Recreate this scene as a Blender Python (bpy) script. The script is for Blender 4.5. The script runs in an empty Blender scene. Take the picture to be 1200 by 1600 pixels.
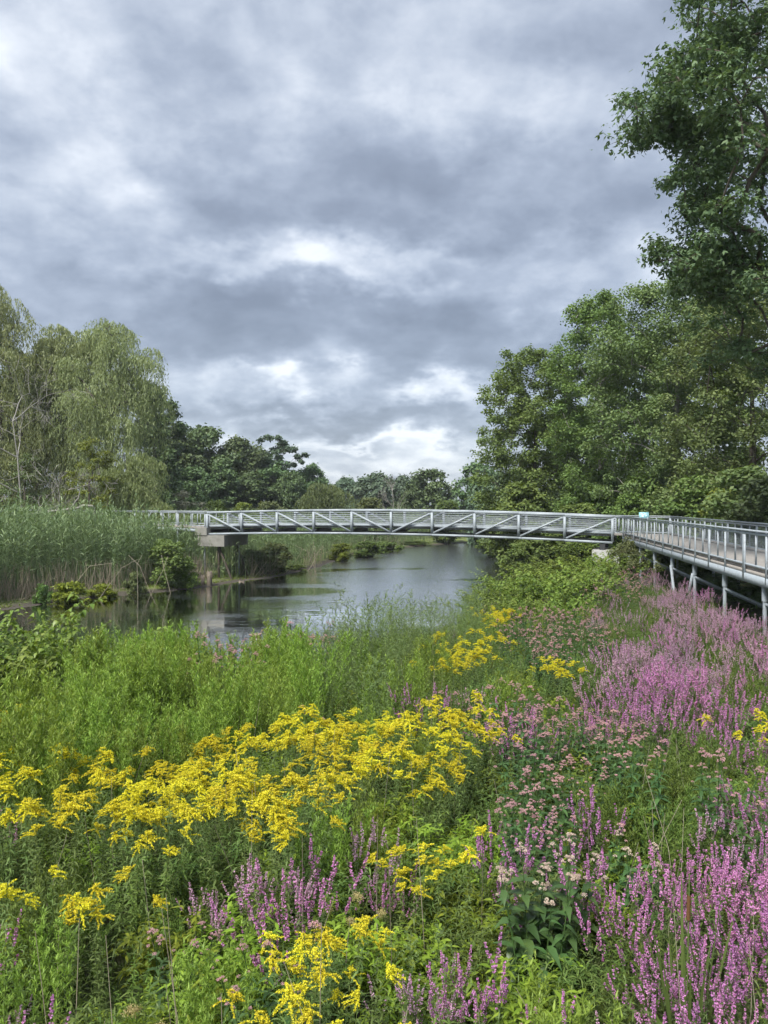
import bpy, math, random
import numpy as np
from mathutils import Vector, Matrix

SC = bpy.context.scene
COL = SC.collection
R = math.radians
rng = np.random.default_rng(11)

# ------------------------------------------------------------------ camera
CAMZ, FPX, HORY = 5.3, 1209.0, 786.0
cam = bpy.data.cameras.new('camera')
cam.sensor_fit = 'VERTICAL'
cam.sensor_height = 36.0
cam.lens = 36.0 * FPX / 1600.0
cam.clip_start = 0.05
cam.clip_end = 3000
camo = bpy.data.objects.new('camera', cam)
COL.objects.link(camo)
camo.location = (0, 0, CAMZ)
camo.rotation_euler = (R(90) - math.atan((800 - HORY) / FPX), 0, 0)
SC.camera = camo

# ------------------------------------------------------------------ light
SUN_EL, SUN_AZ = 52.0, 215.0          # azimuth clockwise from +Y (camera looks along +Y)
EXPOSURE = 2.05
SC.view_settings.view_transform = 'Standard'
SC.view_settings.look = 'None'
SC.view_settings.exposure = EXPOSURE
SC.view_settings.gamma = 1.0
SC.view_settings.use_curve_mapping = False

sl = bpy.data.lights.new('sun', 'SUN')
sl.energy = 1.5
sl.angle = R(18)
sl.color = (1.0, 0.965, 0.91)
so = bpy.data.objects.new('sun', sl)
COL.objects.link(so)
sdir = Vector((math.sin(R(SUN_AZ)) * math.cos(R(SUN_EL)), math.cos(R(SUN_AZ)) * math.cos(R(SUN_EL)), math.sin(R(SUN_EL))))
so.rotation_euler = sdir.to_track_quat('Z', 'Y').to_euler()
so.location = (0, 0, 60)


class NT:
    """tiny node-tree helper"""
    def __init__(self, tree):
        self.t = tree
        self.n = tree.nodes
        self.l = tree.links

    def add(self, typ, **kw):
        nd = self.n.new(typ)
        for k, v in kw.items():
            setattr(nd, k, v)
        return nd

    def link(self, a, b):
        self.l.new(a, b)

    def val(self, sock, v):
        if hasattr(v, 'is_output') or isinstance(v, bpy.types.NodeSocket):
            self.l.new(v, sock)
        else:
            sock.default_value = v

    def math(self, op, a, b=None, clamp=False):
        nd = self.add('ShaderNodeMath', operation=op, use_clamp=clamp)
        self.val(nd.inputs[0], a)
        if b is not None:
            self.val(nd.inputs[1], b)
        return nd.outputs[0]

    def vmath(self, op, a, b=None):
        nd = self.add('ShaderNodeVectorMath', operation=op)
        self.val(nd.inputs[0], a)
        if b is not None:
            self.val(nd.inputs[1], b)
        return nd.outputs['Value'] if op in ('LENGTH', 'DOT_PRODUCT', 'DISTANCE') else nd.outputs[0]

    def noise(self, vec, scale, detail=4, rough=0.55, dist=0.0, lac=2.0):
        nd = self.add('ShaderNodeTexNoise')
        if vec is not None:
            self.l.new(vec, nd.inputs['Vector'])
        nd.inputs['Scale'].default_value = scale
        nd.inputs['Detail'].default_value = detail
        nd.inputs['Roughness'].default_value = rough
        nd.inputs['Distortion'].default_value = dist
        nd.inputs['Lacunarity'].default_value = lac
        return nd.outputs['Fac']

    def ramp(self, fac, stops, interp='LINEAR'):
        nd = self.add('ShaderNodeValToRGB')
        nd.color_ramp.interpolation = interp
        el = nd.color_ramp.elements
        while len(el) < len(stops):
            el.new(0.5)
        for e, (p, c) in zip(el, stops):
            e.position = p
            e.color = (c[0], c[1], c[2], 1) if len(c) == 3 else c
        self.val(nd.inputs[0], fac)
        return nd.outputs[0]

    def mix(self, fac, a, b, blend='MIX'):
        nd = self.add('ShaderNodeMix', data_type='RGBA', blend_type=blend)
        self.val(nd.inputs['Factor'], fac)
        self.val(nd.inputs[6], a if not isinstance(a, tuple) else (*a[:3], 1))
        self.val(nd.inputs[7], b if not isinstance(b, tuple) else (*b[:3], 1))
        return nd.outputs[2]


def pixdir(px, py):
    v = Vector(((px - 600) / FPX, 1.0, -(py - HORY) / FPX))
    return v.normalized()


# cloudy sky: a layer of cloud seen in perspective, with the large dark and bright masses of the day
world = bpy.data.worlds.new('World')
SC.world = world
world.use_nodes = True
w = NT(world.node_tree)
w.n.clear()
tc = w.add('ShaderNodeTexCoord')
dirv = tc.outputs['Generated']
sep = w.add('ShaderNodeSeparateXYZ')
w.link(dirv, sep.inputs[0])
zc = w.math('MAXIMUM', sep.outputs[2], 0.0)
den = w.math('ADD', zc, 0.40)
cmb = w.add('ShaderNodeCombineXYZ')
w.link(w.math('DIVIDE', sep.outputs[0], den), cmb.inputs[0])
w.link(w.math('DIVIDE', sep.outputs[1], den), cmb.inputs[1])
cmb.inputs[2].default_value = 3.7
pl = cmb.outputs[0]
n_big = w.noise(pl, 1.3, 3, 0.5, 0.0)
n_mid = w.noise(pl, 4.6, 9, 0.56, 0.1)
n_fin = w.noise(pl, 13.0, 7, 0.58, 0.1)
wob = w.add('ShaderNodeTexNoise')
w.link(pl, wob.inputs['Vector'])
wob.inputs['Scale'].default_value = 5.0
wob.inputs['Detail'].default_value = 8
wob.inputs['Roughness'].default_value = 0.58
wobv = w.vmath('MULTIPLY', w.vmath('SUBTRACT', wob.outputs['Color'], (0.5, 0.5, 0.5)), (0.27, 0.27, 0.155))
dwarp = w.vmath('ADD', dirv, wobv)
b = w.math('MULTIPLY', w.math('SUBTRACT', n_big, 0.5), 0.30)
b = w.math('ADD', b, w.math('MULTIPLY', w.math('SUBTRACT', n_mid, 0.5), 1.08))
b = w.math('ADD', b, w.math('MULTIPLY', w.math('SUBTRACT', n_fin, 0.5), 0.55))
b = w.math('ADD', b, 0.51)
BLOBS = [  # pixel centre, radii in pixels, how much lighter or darker the cloud is
    (80, 95, 75, 110, .30), (190, 240, 130, 80, .26), (60, 300, 110, 60, .12), (330, 60, 120, 70, .10), (430, 60, 60, 70, .14), (690, 120, 130, 80, .16), (730, 180, 90, 40, .14),
    (870, 195, 120, 45, .26), (960, 230, 70, 60, .14), (390, 415, 170, 20, .30), (620, 392, 150, 16, .26), (500, 415, 60, 10, .16), (890, 455, 120, 50, .26), (455, 592, 50, 15, .50),
    (650, 612, 60, 14, .34), (740, 620, 60, 22, .24), (590, 695, 80, 9, .40), (700, 705, 70, 12, .28), (600, 735, 260, 18, .30), (330, 625, 90, 40, .18), (420, 690, 120, 14, .18), (220, 590, 60, 40, .12),
    (530, 290, 300, 62, -.34), (640, 505, 230, 36, -.40), (300, 470, 120, 36, -.22), (230, 340, 170, 36, -.18), (1000, 50, 190, 60, -.20), (560, 655, 260, 13, -.26), (430, 645, 120, 14, -.14),
    (760, 565, 120, 20, -.24), (900, 330, 140, 46, -.18), (520, 150, 130, 50, -.10), (40, 185, 60, 40, -.16), (170, 415, 150, 34, -.22), (600, 460, 200, 16, -.12), (880, 540, 90, 30, -.16), (300, 545, 120, 26, -.14),
]
for (px, py, rx, ry, am) in BLOBS:
    c = pixdir(px, py)
    dd = w.vmath('SUBTRACT', dwarp, tuple(c))
    ss = w.vmath('MULTIPLY', dd, (FPX / rx, FPX / max(rx, ry) * 0.6, FPX / ry))
    ln = w.vmath('DOT_PRODUCT', ss, ss)
    g = w.math('POWER', 2.71828, w.math('MULTIPLY', ln, -0.6))
    b = w.math('ADD', b, w.math('MULTIPLY', g, am))
cl = w.ramp(b, [(0.0, (.055, .064, .082)), (.26, (.075, .087, .110)), (.48, (.105, .120, .147)), (.66, (.142, .158, .184)), (.84, (.192, .206, .227)), (1.0, (.240, .252, .268))])
sky = w.add('ShaderNodeTexSky', sky_type='NISHITA')
sky.sun_disc = False
sky.sun_elevation = R(SUN_EL)
sky.sun_rotation = R(SUN_AZ)
skyc = w.vmath('MULTIPLY', sky.outputs[0], (0.10, 0.10, 0.10))
cl10 = w.vmath('MULTIPLY', cl, (10.0, 10.0, 10.0))
skm = w.mix(0.06, cl10, sky.outputs[0])
bg = w.add('ShaderNodeBackground')
w.link(skm, bg.inputs[0])
bg.inputs[1].default_value = 0.10
wo = w.add('ShaderNodeOutputWorld')
w.link(bg.outputs[0], wo.inputs[0])

SC.render.engine = 'CYCLES'
cy = SC.cycles
cy.use_denoising = True
cy.use_adaptive_sampling = True
cy.adaptive_threshold = 0.03
cy.max_bounces = 6
cy.diffuse_bounces = 3
cy.glossy_bounces = 3
cy.transmission_bounces = 4
cy.transparent_max_bounces = 8
cy.caustics_reflective = False
cy.caustics_refractive = False
cy.sample_clamp_indirect = 4.0

# ------------------------------------------------------------------ materials
MATS = {}


def new_mat(name):
    m = bpy.data.materials.new(name)
    m.use_nodes = True
    t = NT(m.node_tree)
    t.n.clear()
    MATS[name] = m
    return m, t


def leaf_mat(name, c1, c2, trans=0.30, rough=0.5, hue=0.02, val=0.25, spec=0.3, big=None):
    m, t = new_mat(name)
    geo = t.add('ShaderNodeNewGeometry')
    oi = t.add('ShaderNodeObjectInfo')
    col = t.mix(geo.outputs['Random Per Island'], c1, c2)
    if big:
        tcn = t.add('ShaderNodeTexCoord')
        nz = t.noise(tcn.outputs['Object'], big[0], 2, 0.5)
        col = t.mix(t.math('MULTIPLY', t.math('SUBTRACT', nz, 0.42, True), 3.0, True), col, big[1])
    hs = t.add('ShaderNodeHueSaturation')
    t.link(col, hs.inputs['Color'])
    t.link(t.math('ADD', t.math('MULTIPLY', oi.outputs['Random'], hue * 2), 0.5 - hue), hs.inputs['Hue'])
    t.link(t.math('ADD', t.math('MULTIPLY', oi.outputs['Random'], val), 1.0 - val / 2), hs.inputs['Value'])
    p = t.add('ShaderNodeBsdfPrincipled')
    t.link(hs.outputs[0], p.inputs['Base Color'])
    p.inputs['Roughness'].default_value = rough
    p.inputs['Specular IOR Level'].default_value = spec
    tr = t.add('ShaderNodeBsdfTranslucent')
    t.link(t.mix(1.0, hs.outputs[0], (1.15, 1.1, 0.6), 'MULTIPLY'), tr.inputs[0])
    mx = t.add('ShaderNodeMixShader')
    mx.inputs[0].default_value = trans
    t.link(p.outputs[0], mx.inputs[1])
    t.link(tr.outputs[0], mx.inputs[2])
    o = t.add('ShaderNodeOutputMaterial')
    t.link(mx.outputs[0], o.inputs[0])
    return m


def solid_mat(name, c1, c2, scale=4.0, rough=0.6, metallic=0.0, bump=0.0, spec=0.4, stretch=(1, 1, 1), stain=None):
    m, t = new_mat(name)
    tcn = t.add('ShaderNodeTexCoord')
    mp = t.add('ShaderNodeMapping')
    mp.inputs['Scale'].default_value = stretch
    t.link(tcn.outputs['Object'], mp.inputs[0])
    oi = t.add('ShaderNodeObjectInfo')
    off = t.vmath('ADD', mp.outputs[0], t.vmath('MULTIPLY', oi.outputs['Random'], (31.0, 17.0, 11.0)))
    nz = t.noise(off, scale, 6, 0.6)
    col = t.mix(t.math('MULTIPLY', t.math('SUBTRACT', nz, 0.3, True), 2.2, True), c1, c2)
    if stain:
        n2 = t.noise(off, stain[0], 5, 0.65)
        col = t.mix(t.math('MULTIPLY', t.math('SUBTRACT', n2, 0.55, True), 5.0, True), col, stain[1])
    p = t.add('ShaderNodeBsdfPrincipled')
    t.link(col, p.inputs['Base Color'])
    p.inputs['Roughness'].default_value = rough
    p.inputs['Metallic'].default_value = metallic
    p.inputs['Specular IOR Level'].default_value = spec
    if bump:
        bm = t.add('ShaderNodeBump')
        bm.inputs['Strength'].default_value = bump
        bm.inputs['Distance'].default_value = 0.02
        t.link(nz, bm.inputs['Height'])
        t.link(bm.outputs[0], p.inputs['Normal'])
    o = t.add('ShaderNodeOutputMaterial')
    t.link(p.outputs[0], o.inputs[0])
    return m


M_steel = solid_mat('grey_paint', (.315, .358, .388), (.375, .418, .447), 3.0, 0.45, 0.0, 0.05, 0.4, (1, 1, 1), (7.0, (.205, .22, .22)))
M_deck = solid_mat('weathered_deck', (.31, .285, .255), (.40, .365, .33), 5.0, 0.8, 0, 0.15, 0.2)
M_concrete = solid_mat('concrete', (.24, .235, .21), (.31, .30, .27), 3.0, 0.85, 0, 0.2, 0.2, (1, 1, 1), (2.0, (.20, .19, .165)))
M_conc_white = solid_mat('pale_concrete', (.46, .46, .44), (.55, .55, .53), 3.0, 0.8, 0, 0.1, 0.2, (1, 1, 1), (2.5, (.33, .32, .29)))
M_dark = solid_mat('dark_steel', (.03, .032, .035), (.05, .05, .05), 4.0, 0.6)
M_bark = solid_mat('bark', (.07, .058, .045), (.14, .12, .10), 3.0, 0.9, 0, 0.5, 0.1, (1, 1, .25))
M_bark_pale = solid_mat('pale_bark', (.20, .19, .165), (.33, .32, .28), 2.0, 0.9, 0, 0.3, 0.1, (1, 1, .3))
M_dead = solid_mat('dead_wood', (.24, .225, .20), (.36, .345, .31), 2.0, 0.9, 0, 0.2, 0.1)
M_log = solid_mat('fallen_wood', (.10, .085, .07), (.30, .27, .23), 1.5, 0.9, 0, 0.3, 0.1)
M_tan = leaf_mat('dead_reed_straw', (.27, .23, .165), (.45, .40, .30), 0.10, 0.7)
M_stump = solid_mat('old_timber', (.12, .10, .08), (.25, .215, .17), 5.0, 0.9, 0, 0.4, 0.1, (1, 1, .2))
M_duck_body = solid_mat('duck_brown', (.16, .11, .07), (.30, .22, .15), 30.0, 0.7)
M_duck_light = solid_mat('duck_pale', (.40, .34, .27), (.52, .45, .37), 20.0, 0.7)
M_bill = solid_mat('duck_bill', (.35, .20, .05), (.4, .25, .06), 10.0, 0.5)

L_willow = leaf_mat('willow_leaf', (.220, .280, .120), (.365, .430, .205), 0.35, 0.55)
L_willow_y = leaf_mat('willow_leaf_yellow', (.185, .235, .085), (.295, .345, .155), 0.35, 0.55)
L_maple = leaf_mat('maple_leaf', (0.112, 0.176, 0.053), (0.222, 0.303, 0.088), 0.32, 0.6, 0.012, 0.15, 0.15, (0.35, (.150, .228, .075)))
L_silver = leaf_mat('silver_maple_leaf', (0.116, 0.179, 0.065), (0.241, 0.308, 0.124), 0.32, 0.6, 0.012, 0.15, 0.15, (0.4, (.165, .235, .085)))
L_oak = leaf_mat('oak_leaf', (0.076, 0.135, 0.067), (0.168, 0.248, 0.113), 0.28, 0.55, 0.01, 0.1, 0.2)
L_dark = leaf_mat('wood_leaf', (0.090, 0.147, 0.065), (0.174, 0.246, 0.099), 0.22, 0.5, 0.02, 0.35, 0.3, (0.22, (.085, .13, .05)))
L_far = leaf_mat('far_leaf', (.088, .138, .090), (.145, .205, .115), 0.22, 0.6, 0.02, 0.35)  # bluish green: haze of the distance put into the leaf colour
L_olive = leaf_mat('olive_leaf', (.11, .145, .055), (.18, .215, .085), 0.3, 0.55)
L_yellowgreen = leaf_mat('yellowgreen_leaf', (.14, .19, .03), (.23, .28, .05), 0.35, 0.5)
L_bush = leaf_mat('bush_leaf', (0.083, 0.138, 0.033), (0.176, 0.253, 0.061), 0.3, 0.45, 0.02, 0.35)
L_greyshrub = leaf_mat('grey_shrub_leaf', (.16, .17, .12), (.25, .255, .19), 0.2, 0.7)
L_reed = leaf_mat('reed_leaf', (.118, .190, .082), (.275, .365, .170), 0.25, 0.45, 0.0, 0.0)
L_reed_far = leaf_mat('far_reed_leaf', (.14, .20, .085), (.24, .30, .14), 0.25, 0.5, 0.0, 0.0)

L_gold = leaf_mat('goldenrod_leaf', (0.098, 0.154, 0.043), (0.196, 0.268, 0.085), 0.25, 0.45, 0.015, 0.3)
F_gold = leaf_mat('goldenrod_flower', (.56, .53, .020), (.86, .76, .060), 0.25, 0.6, 0.008, 0.15, 0.2)
L_light = leaf_mat('lightgreen_leaf', (.165, .255, .035), (.330, .450, .085), 0.35, 0.5, 0.015, 0.3)
L_mid = leaf_mat('midgreen_leaf', (0.095, 0.159, 0.029), (0.190, 0.267, 0.054), 0.3, 0.5, 0.015, 0.3)
L_loose = leaf_mat('loosestrife_leaf', (0.086, 0.136, 0.044), (0.166, 0.213, 0.074), 0.25, 0.5, 0.015, 0.3)
F_loose = leaf_mat('loosestrife_flower', (0.449, 0.159, 0.428), (0.745, 0.366, 0.663), 0.30, 0.6, 0.014, 0.25, 0.2)
F_loose_far = leaf_mat('faded_loosestrife_flower', (.46, .26, .43), (.68, .46, .60), 0.30, 0.6, 0.014, 0.25, 0.2)
L_joe = leaf_mat('joepye_leaf', (.045, .100, .030), (.095, .175, .050), 0.25, 0.42, 0.012, 0.3, 0.4)
F_joe = leaf_mat('joepye_flower', (.46, .25, .28), (.66, .43, .43), 0.2, 0.7, 0.01, 0.2, 0.1)
F_bone = leaf_mat('cream_flower', (.50, .37, .32), (.68, .60, .49), 0.2, 0.7, 0.01, 0.15, 0.1)
L_jewel = leaf_mat('yellowgreen_herb_leaf', (0.152, 0.231, 0.021), (0.298, 0.391, 0.048), 0.35, 0.45, 0.02, 0.35)
L_aster = leaf_mat('aster_leaf', (0.078, 0.142, 0.032), (0.172, 0.247, 0.059), 0.25, 0.5, 0.015, 0.35)
L_mug = leaf_mat('mugwort_leaf', (.110, .175, .052), (.205, .280, .092), 0.25, 0.55, 0.01, 0.2)
L_broad = leaf_mat('broad_leaf', (0.121, 0.195, 0.028), (0.247, 0.317, 0.065), 0.32, 0.42, 0.015, 0.3, 0.4)
L_vine = leaf_mat('vine_leaf', (.085, .165, .030), (.155, .250, .055), 0.3, 0.42, 0.01, 0.2, 0.4)
L_grass = leaf_mat('grass_blade', (.085, .145, .035), (.165, .225, .065), 0.3, 0.5, 0.01, 0.3)
F_seed = leaf_mat('dry_seed_head', (.36, .29, .12), (.50, .42, .20), 0.2, 0.7, 0.01, 0.2)
M_cattail = solid_mat('cattail_brown', (.10, .045, .015), (.16, .08, .03), 40.0, 0.9)
L_under = leaf_mat('undergrowth_leaf', (0.060, 0.107, 0.021), (0.135, 0.201, 0.040), 0.2, 0.55, 0.0, 0.0)

# ground: soil and mud, mossy near the water
M_ground, t = new_mat('ground_soil')
tcn = t.add('ShaderNodeTexCoord')
geo = t.add('ShaderNodeNewGeometry')
sp = t.add('ShaderNodeSeparateXYZ')
t.link(geo.outputs['Position'], sp.inputs[0])
nz = t.noise(geo.outputs['Position'], 0.9, 6, 0.65)
nf = t.noise(geo.outputs['Position'], 7.0, 5, 0.6)
soil = t.mix(nf, (.035, .032, .018), (.085, .085, .040))
grass = t.mix(nf, (.045, .080, .018), (.10, .14, .04))
inland = t.mix(t.math('MULTIPLY', t.math('SUBTRACT', nz, 0.40, True), 4.0, True), soil, grass)
mud = t.mix(nf, (.040, .033, .024), (.105, .092, .070))
moss = t.mix(nf, (.10, .14, .028), (.20, .25, .06))
mossf = t.math('MULTIPLY', t.math('SUBTRACT', nz, 0.36, True), 7.0, True)
edge = t.math('MULTIPLY', t.math('SUBTRACT', sp.outputs[2], 0.09, True), 14.0, True)
mud = t.mix(t.math('MULTIPLY', mossf, edge), mud, moss)
lo = t.math('MULTIPLY', t.math('SUBTRACT', sp.outputs[2], 0.34, True), 5.0, True)
gc = t.mix(lo, mud, inland)
p = t.add('ShaderNodeBsdfPrincipled')
t.link(gc, p.inputs['Base Color'])
p.inputs['Roughness'].default_value = 0.85
bm = t.add('ShaderNodeBump')
bm.inputs['Strength'].default_value = 0.7
bm.inputs['Distance'].default_value = 0.08
t.link(nf, bm.inputs['Height'])
t.link(bm.outputs[0], p.inputs['Normal'])
o = t.add('ShaderNodeOutputMaterial')
t.link(p.outputs[0], o.inputs[0])

# water: murky and nearly still, with wind ripples in patches
M_water, t = new_mat('river_water')
geo = t.add('ShaderNodeNewGeometry')
mp = t.add('ShaderNodeMapping')
t.link(geo.outputs['Position'], mp.inputs[0])
mp.inputs['Rotation'].default_value = (0, 0, R(20))
mp.inputs['Scale'].default_value = (0.55, 1.0, 1.0)
n1 = t.noise(mp.outputs[0], 1.1, 3, 0.5)
n2 = t.noise(mp.outputs[0], 5.5, 4, 0.55)
n3 = t.noise(mp.outputs[0], 0.16, 3, 0.55)
wsp = t.add('ShaderNodeSeparateXYZ')
t.link(geo.outputs['Position'], wsp.inputs[0])
open_ = t.math('MULTIPLY', t.math('ADD', t.math('MULTIPLY', t.math('SUBTRACT', wsp.outputs[0], -2.0), 0.20), t.math('MULTIPLY', t.math('SUBTRACT', wsp.outputs[1], 40.0), 0.05)), 1.0, True)
rip = t.math('MULTIPLY', t.math('SUBTRACT', t.math('ADD', n3, t.math('MULTIPLY', open_, 0.24)), 0.50, True), 9.0, True)
hgt = t.math('ADD', t.math('MULTIPLY', n1, 0.55), t.math('MULTIPLY', n2, t.math('ADD', t.math('MULTIPLY', rip, 0.45), 0.07)))
bm = t.add('ShaderNodeBump')
bm.inputs['Strength'].default_value = 0.22
bm.inputs['Distance'].default_value = 0.10
t.link(hgt, bm.inputs['Height'])
p = t.add('ShaderNodeBsdfPrincipled')
p.inputs['Base Color'].default_value = (.020, .019, .012, 1)
p.inputs['Roughness'].default_value = 0.03
p.inputs['Specular IOR Level'].default_value = 0.0
t.link(bm.outputs[0], p.inputs['Normal'])
gl = t.add('ShaderNodeBsdfGlossy')
t.link(t.math('ADD', t.math('MULTIPLY', rip, 0.16), 0.03), gl.inputs['Roughness'])
gl.inputs['Color'].default_value = (.98, .985, 1, 1)
t.link(bm.outputs[0], gl.inputs['Normal'])
fr = t.add('ShaderNodeFresnel')
fr.inputs['IOR'].default_value = 1.6
t.link(bm.outputs[0], fr.inputs['Normal'])
mx = t.add('ShaderNodeMixShader')
t.link(t.math('ADD', t.math('MULTIPLY', fr.outputs[0], 2.0), 0.10, True), mx.inputs[0])
t.link(p.outputs[0], mx.inputs[1])
t.link(gl.outputs[0], mx.inputs[2])
o = t.add('ShaderNodeOutputMaterial')
t.link(mx.outputs[0], o.inputs[0])

M_sign, t = new_mat('sign_face')
tcn = t.add('ShaderNodeTexCoord')
nz = t.noise(tcn.outputs['Object'], 9.0, 3, 0.6)
nc = t.mix(t.math('MULTIPLY', t.math('SUBTRACT', nz, 0.5, True), 8.0, True), (.22, .50, .56), (.46, .66, .68))
p = t.add('ShaderNodeBsdfPrincipled')
t.link(nc, p.inputs['Base Color'])
p.inputs['Roughness'].default_value = 0.35
o = t.add('ShaderNodeOutputMaterial')
t.link(p.outputs[0], o.inputs[0])
M_sign_print = solid_mat('sign_print', (.62, .70, .70), (.70, .76, .76), 20, 0.4)


# ------------------------------------------------------------------ mesh helpers
def unit(a):
    return a / np.maximum(np.linalg.norm(a, axis=-1, keepdims=True), 1e-9)


class Geo:
    def __init__(self):
        self.V, self.T, self.Q, self.n = [], [], [], 0

    def add(self, V, T=None, Q=None):
        V = np.asarray(V, float).reshape(-1, 3)
        if T is not None and len(T):
            self.T.append(np.asarray(T, int).reshape(-1, 3) + self.n)
        if Q is not None and len(Q):
            self.Q.append(np.asarray(Q, int).reshape(-1, 4) + self.n)
        self.V.append(V)
        self.n += len(V)
        return self

    def arrays(self):
        V = np.concatenate(self.V) if self.V else np.zeros((0, 3))
        T = np.concatenate(self.T) if self.T else np.zeros((0, 3), int)
        Q = np.concatenate(self.Q) if self.Q else np.zeros((0, 4), int)
        return V, T, Q

    def join(self, other, M=None):
        V, T, Q = other.arrays()
        if not len(V):
            return self
        if M is not None:
            V = V @ M[:3, :3].T + M[:3, 3]
        return self.add(V, T, Q)

    def mesh(self, name, mat, smooth=False):
        V, T, Q = self.arrays()
        me = bpy.data.meshes.new(name)
        me.vertices.add(len(V))
        me.vertices.foreach_set('co', V.astype(np.float32).ravel())
        nl = len(T) * 3 + len(Q) * 4
        me.loops.add(nl)
        me.loops.foreach_set('vertex_index', np.concatenate([T.ravel(), Q.ravel()]).astype(np.int32))
        np_ = len(T) + len(Q)
        me.polygons.add(np_)
        st = np.concatenate([np.arange(len(T)) * 3, len(T) * 3 + np.arange(len(Q)) * 4]).astype(np.int32)
        me.polygons.foreach_set('loop_start', st)
        if smooth:
            me.polygons.foreach_set('use_smooth', np.ones(np_, bool))
        me.update(calc_edges=True)
        me.materials.append(mat)
        return me


def tubes(g, P0, P1, R0, R1, k=5):
    P0, P1 = np.asarray(P0, float), np.asarray(P1, float)
    n = len(P0)
    if n == 0:
        return g
    R0 = np.broadcast_to(np.asarray(R0, float), (n,))
    R1 = np.broadcast_to(np.asarray(R1, float), (n,))
    d = unit(P1 - P0)
    ref = np.where(np.abs(d[:, 2:3]) > 0.9, np.array([[1.0, 0, 0]]), np.array([[0, 0, 1.0]]))
    a = unit(np.cross(d, ref))
    b_ = np.cross(d, a)
    an = np.arange(k) / k * 2 * np.pi
    ring = np.cos(an)[None, :, None] * a[:, None, :] + np.sin(an)[None, :, None] * b_[:, None, :]
    V0 = P0[:, None, :] + ring * R0[:, None, None]
    V1 = P1[:, None, :] + ring * R1[:, None, None]
    V = np.concatenate([V0, V1], 1).reshape(-1, 3)
    i = np.arange(k)
    j = (i + 1) % k
    q = np.stack([i, j, j + k, i + k], 1)
    Q = (np.arange(n)[:, None, None] * 2 * k + q[None]).reshape(-1, 4)
    return g.add(V, None, Q)


def polytube(g, pts, r0, r1, k=4):
    pts = np.asarray(pts, float)
    n = len(pts)
    rr = np.linspace(r0, r1, n)
    return tubes(g, pts[:-1], pts[1:], rr[:-1], rr[1:], k)


def leaves6(g, P, D, N, L, W, droop=0.0, prof=(.18, 1.0, .72), ts=(0., .33, .68, 1.)):
    """leaf blades of three segments, bending down by droop"""
    P, D, N = (np.asarray(a, float) for a in (P, D, N))
    n = len(P)
    if n == 0:
        return g
    L = np.broadcast_to(np.asarray(L, float), (n,))[:, None]
    W = np.broadcast_to(np.asarray(W, float), (n,))[:, None] * 0.5
    dr = np.broadcast_to(np.asarray(droop, float), (n,))[:, None]
    S = unit(np.cross(D, N))
    dn = np.array([[0, 0, -1.0]])
    pt = [P + D * L * t_ + dn * dr * L * t_ * t_ for t_ in ts]
    V = np.stack([pt[0] - S * W * prof[0], pt[0] + S * W * prof[0],
                  pt[1] - S * W * prof[1], pt[1] + S * W * prof[1],
                  pt[2] - S * W * prof[2], pt[2] + S * W * prof[2], pt[3]], 1).reshape(-1, 3)
    base = np.arange(n)[:, None] * 7
    Q = np.concatenate([base + np.array([[0, 1, 3, 2]]), base + np.array([[2, 3, 5, 4]])])
    T = base + np.array([[4, 5, 6]])
    return g.add(V, T, Q)


def leaves_fold(g, P, D, N, L, W, droop=0.2, fold=0.25):
    """broad leaves with a folded midrib: five stations of left, middle, right"""
    P, D, N = (np.asarray(a, float) for a in (P, D, N))
    n = len(P)
    L = np.broadcast_to(np.asarray(L, float), (n,))[:, None]
    W = np.broadcast_to(np.asarray(W, float), (n,))[:, None] * 0.5
    S = unit(np.cross(D, N))
    U = unit(np.cross(S, D))
    dn = np.array([[0, 0, -1.0]])
    ts = (0.0, .14, .38, .68, 1.0)
    ws = (.08, .72, 1.0, .58, .02)
    cols = []
    for t_, w_ in zip(ts, ws):
        c = P + D * L * t_ + dn * droop * L * t_ * t_
        cols += [c - S * W * w_ + U * W * w_ * fold, c, c + S * W * w_ + U * W * w_ * fold]
    V = np.stack(cols, 1).reshape(-1, 3)
    base = np.arange(n)[:, None] * 15
    Q = []
    for k in range(4):
        a = k * 3
        Q += [base + np.array([[a, a + 1, a + 4, a + 3]]), base + np.array([[a + 1, a + 2, a + 5, a + 4]])]
    return g.add(V, None, np.concatenate(Q))


def diamonds(g, P, D, N, L, W):
    P, D, N = (np.asarray(a, float) for a in (P, D, N))
    n = len(P)
    if n == 0:
        return g
    L = np.broadcast_to(np.asarray(L, float), (n,))[:, None]
    W = np.broadcast_to(np.asarray(W, float), (n,))[:, None] * 0.5
    S = unit(np.cross(D, N))
    V = np.stack([P, P + D * L * .45 - S * W, P + D * L, P + D * L * .45 + S * W], 1).reshape(-1, 3)
    Q = np.arange(n * 4).reshape(-1, 4)
    return g.add(V, None, Q)


def azel(az, el):
    return np.stack([np.cos(az) * np.cos(el), np.sin(az) * np.cos(el), np.sin(el)], -1)


def rand_dirs(r, n):
    return unit(r.normal(size=(n, 3)))


def perp(N, r):
    a = rand_dirs(r, len(N))
    return unit(a - N * (a * N).sum(1, keepdims=True))


# ------------------------------------------------------------------ object helpers
def tag(o, label=None, cat=None, group=None, kind=None):
    if label:
        o['label'] = label
    if cat:
        o['category'] = cat
    if group:
        o['group'] = group
    if kind:
        o['kind'] = kind
    return o


def obj(name, me, parent=None, M=None):
    o = bpy.data.objects.new(name, me)
    COL.objects.link(o)
    if parent is not None:
        o.parent = parent
    if M is not None:
        o.matrix_basis = M
    return o


def empty(name, loc, rz=0.0, s=1.0):
    o = bpy.data.objects.new(name, None)
    COL.objects.link(o)
    o.empty_display_size = 0.1
    o.location = loc
    o.rotation_euler = (0, 0, rz)
    o.scale = (s, s, s) if not isinstance(s, tuple) else s
    return o


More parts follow.
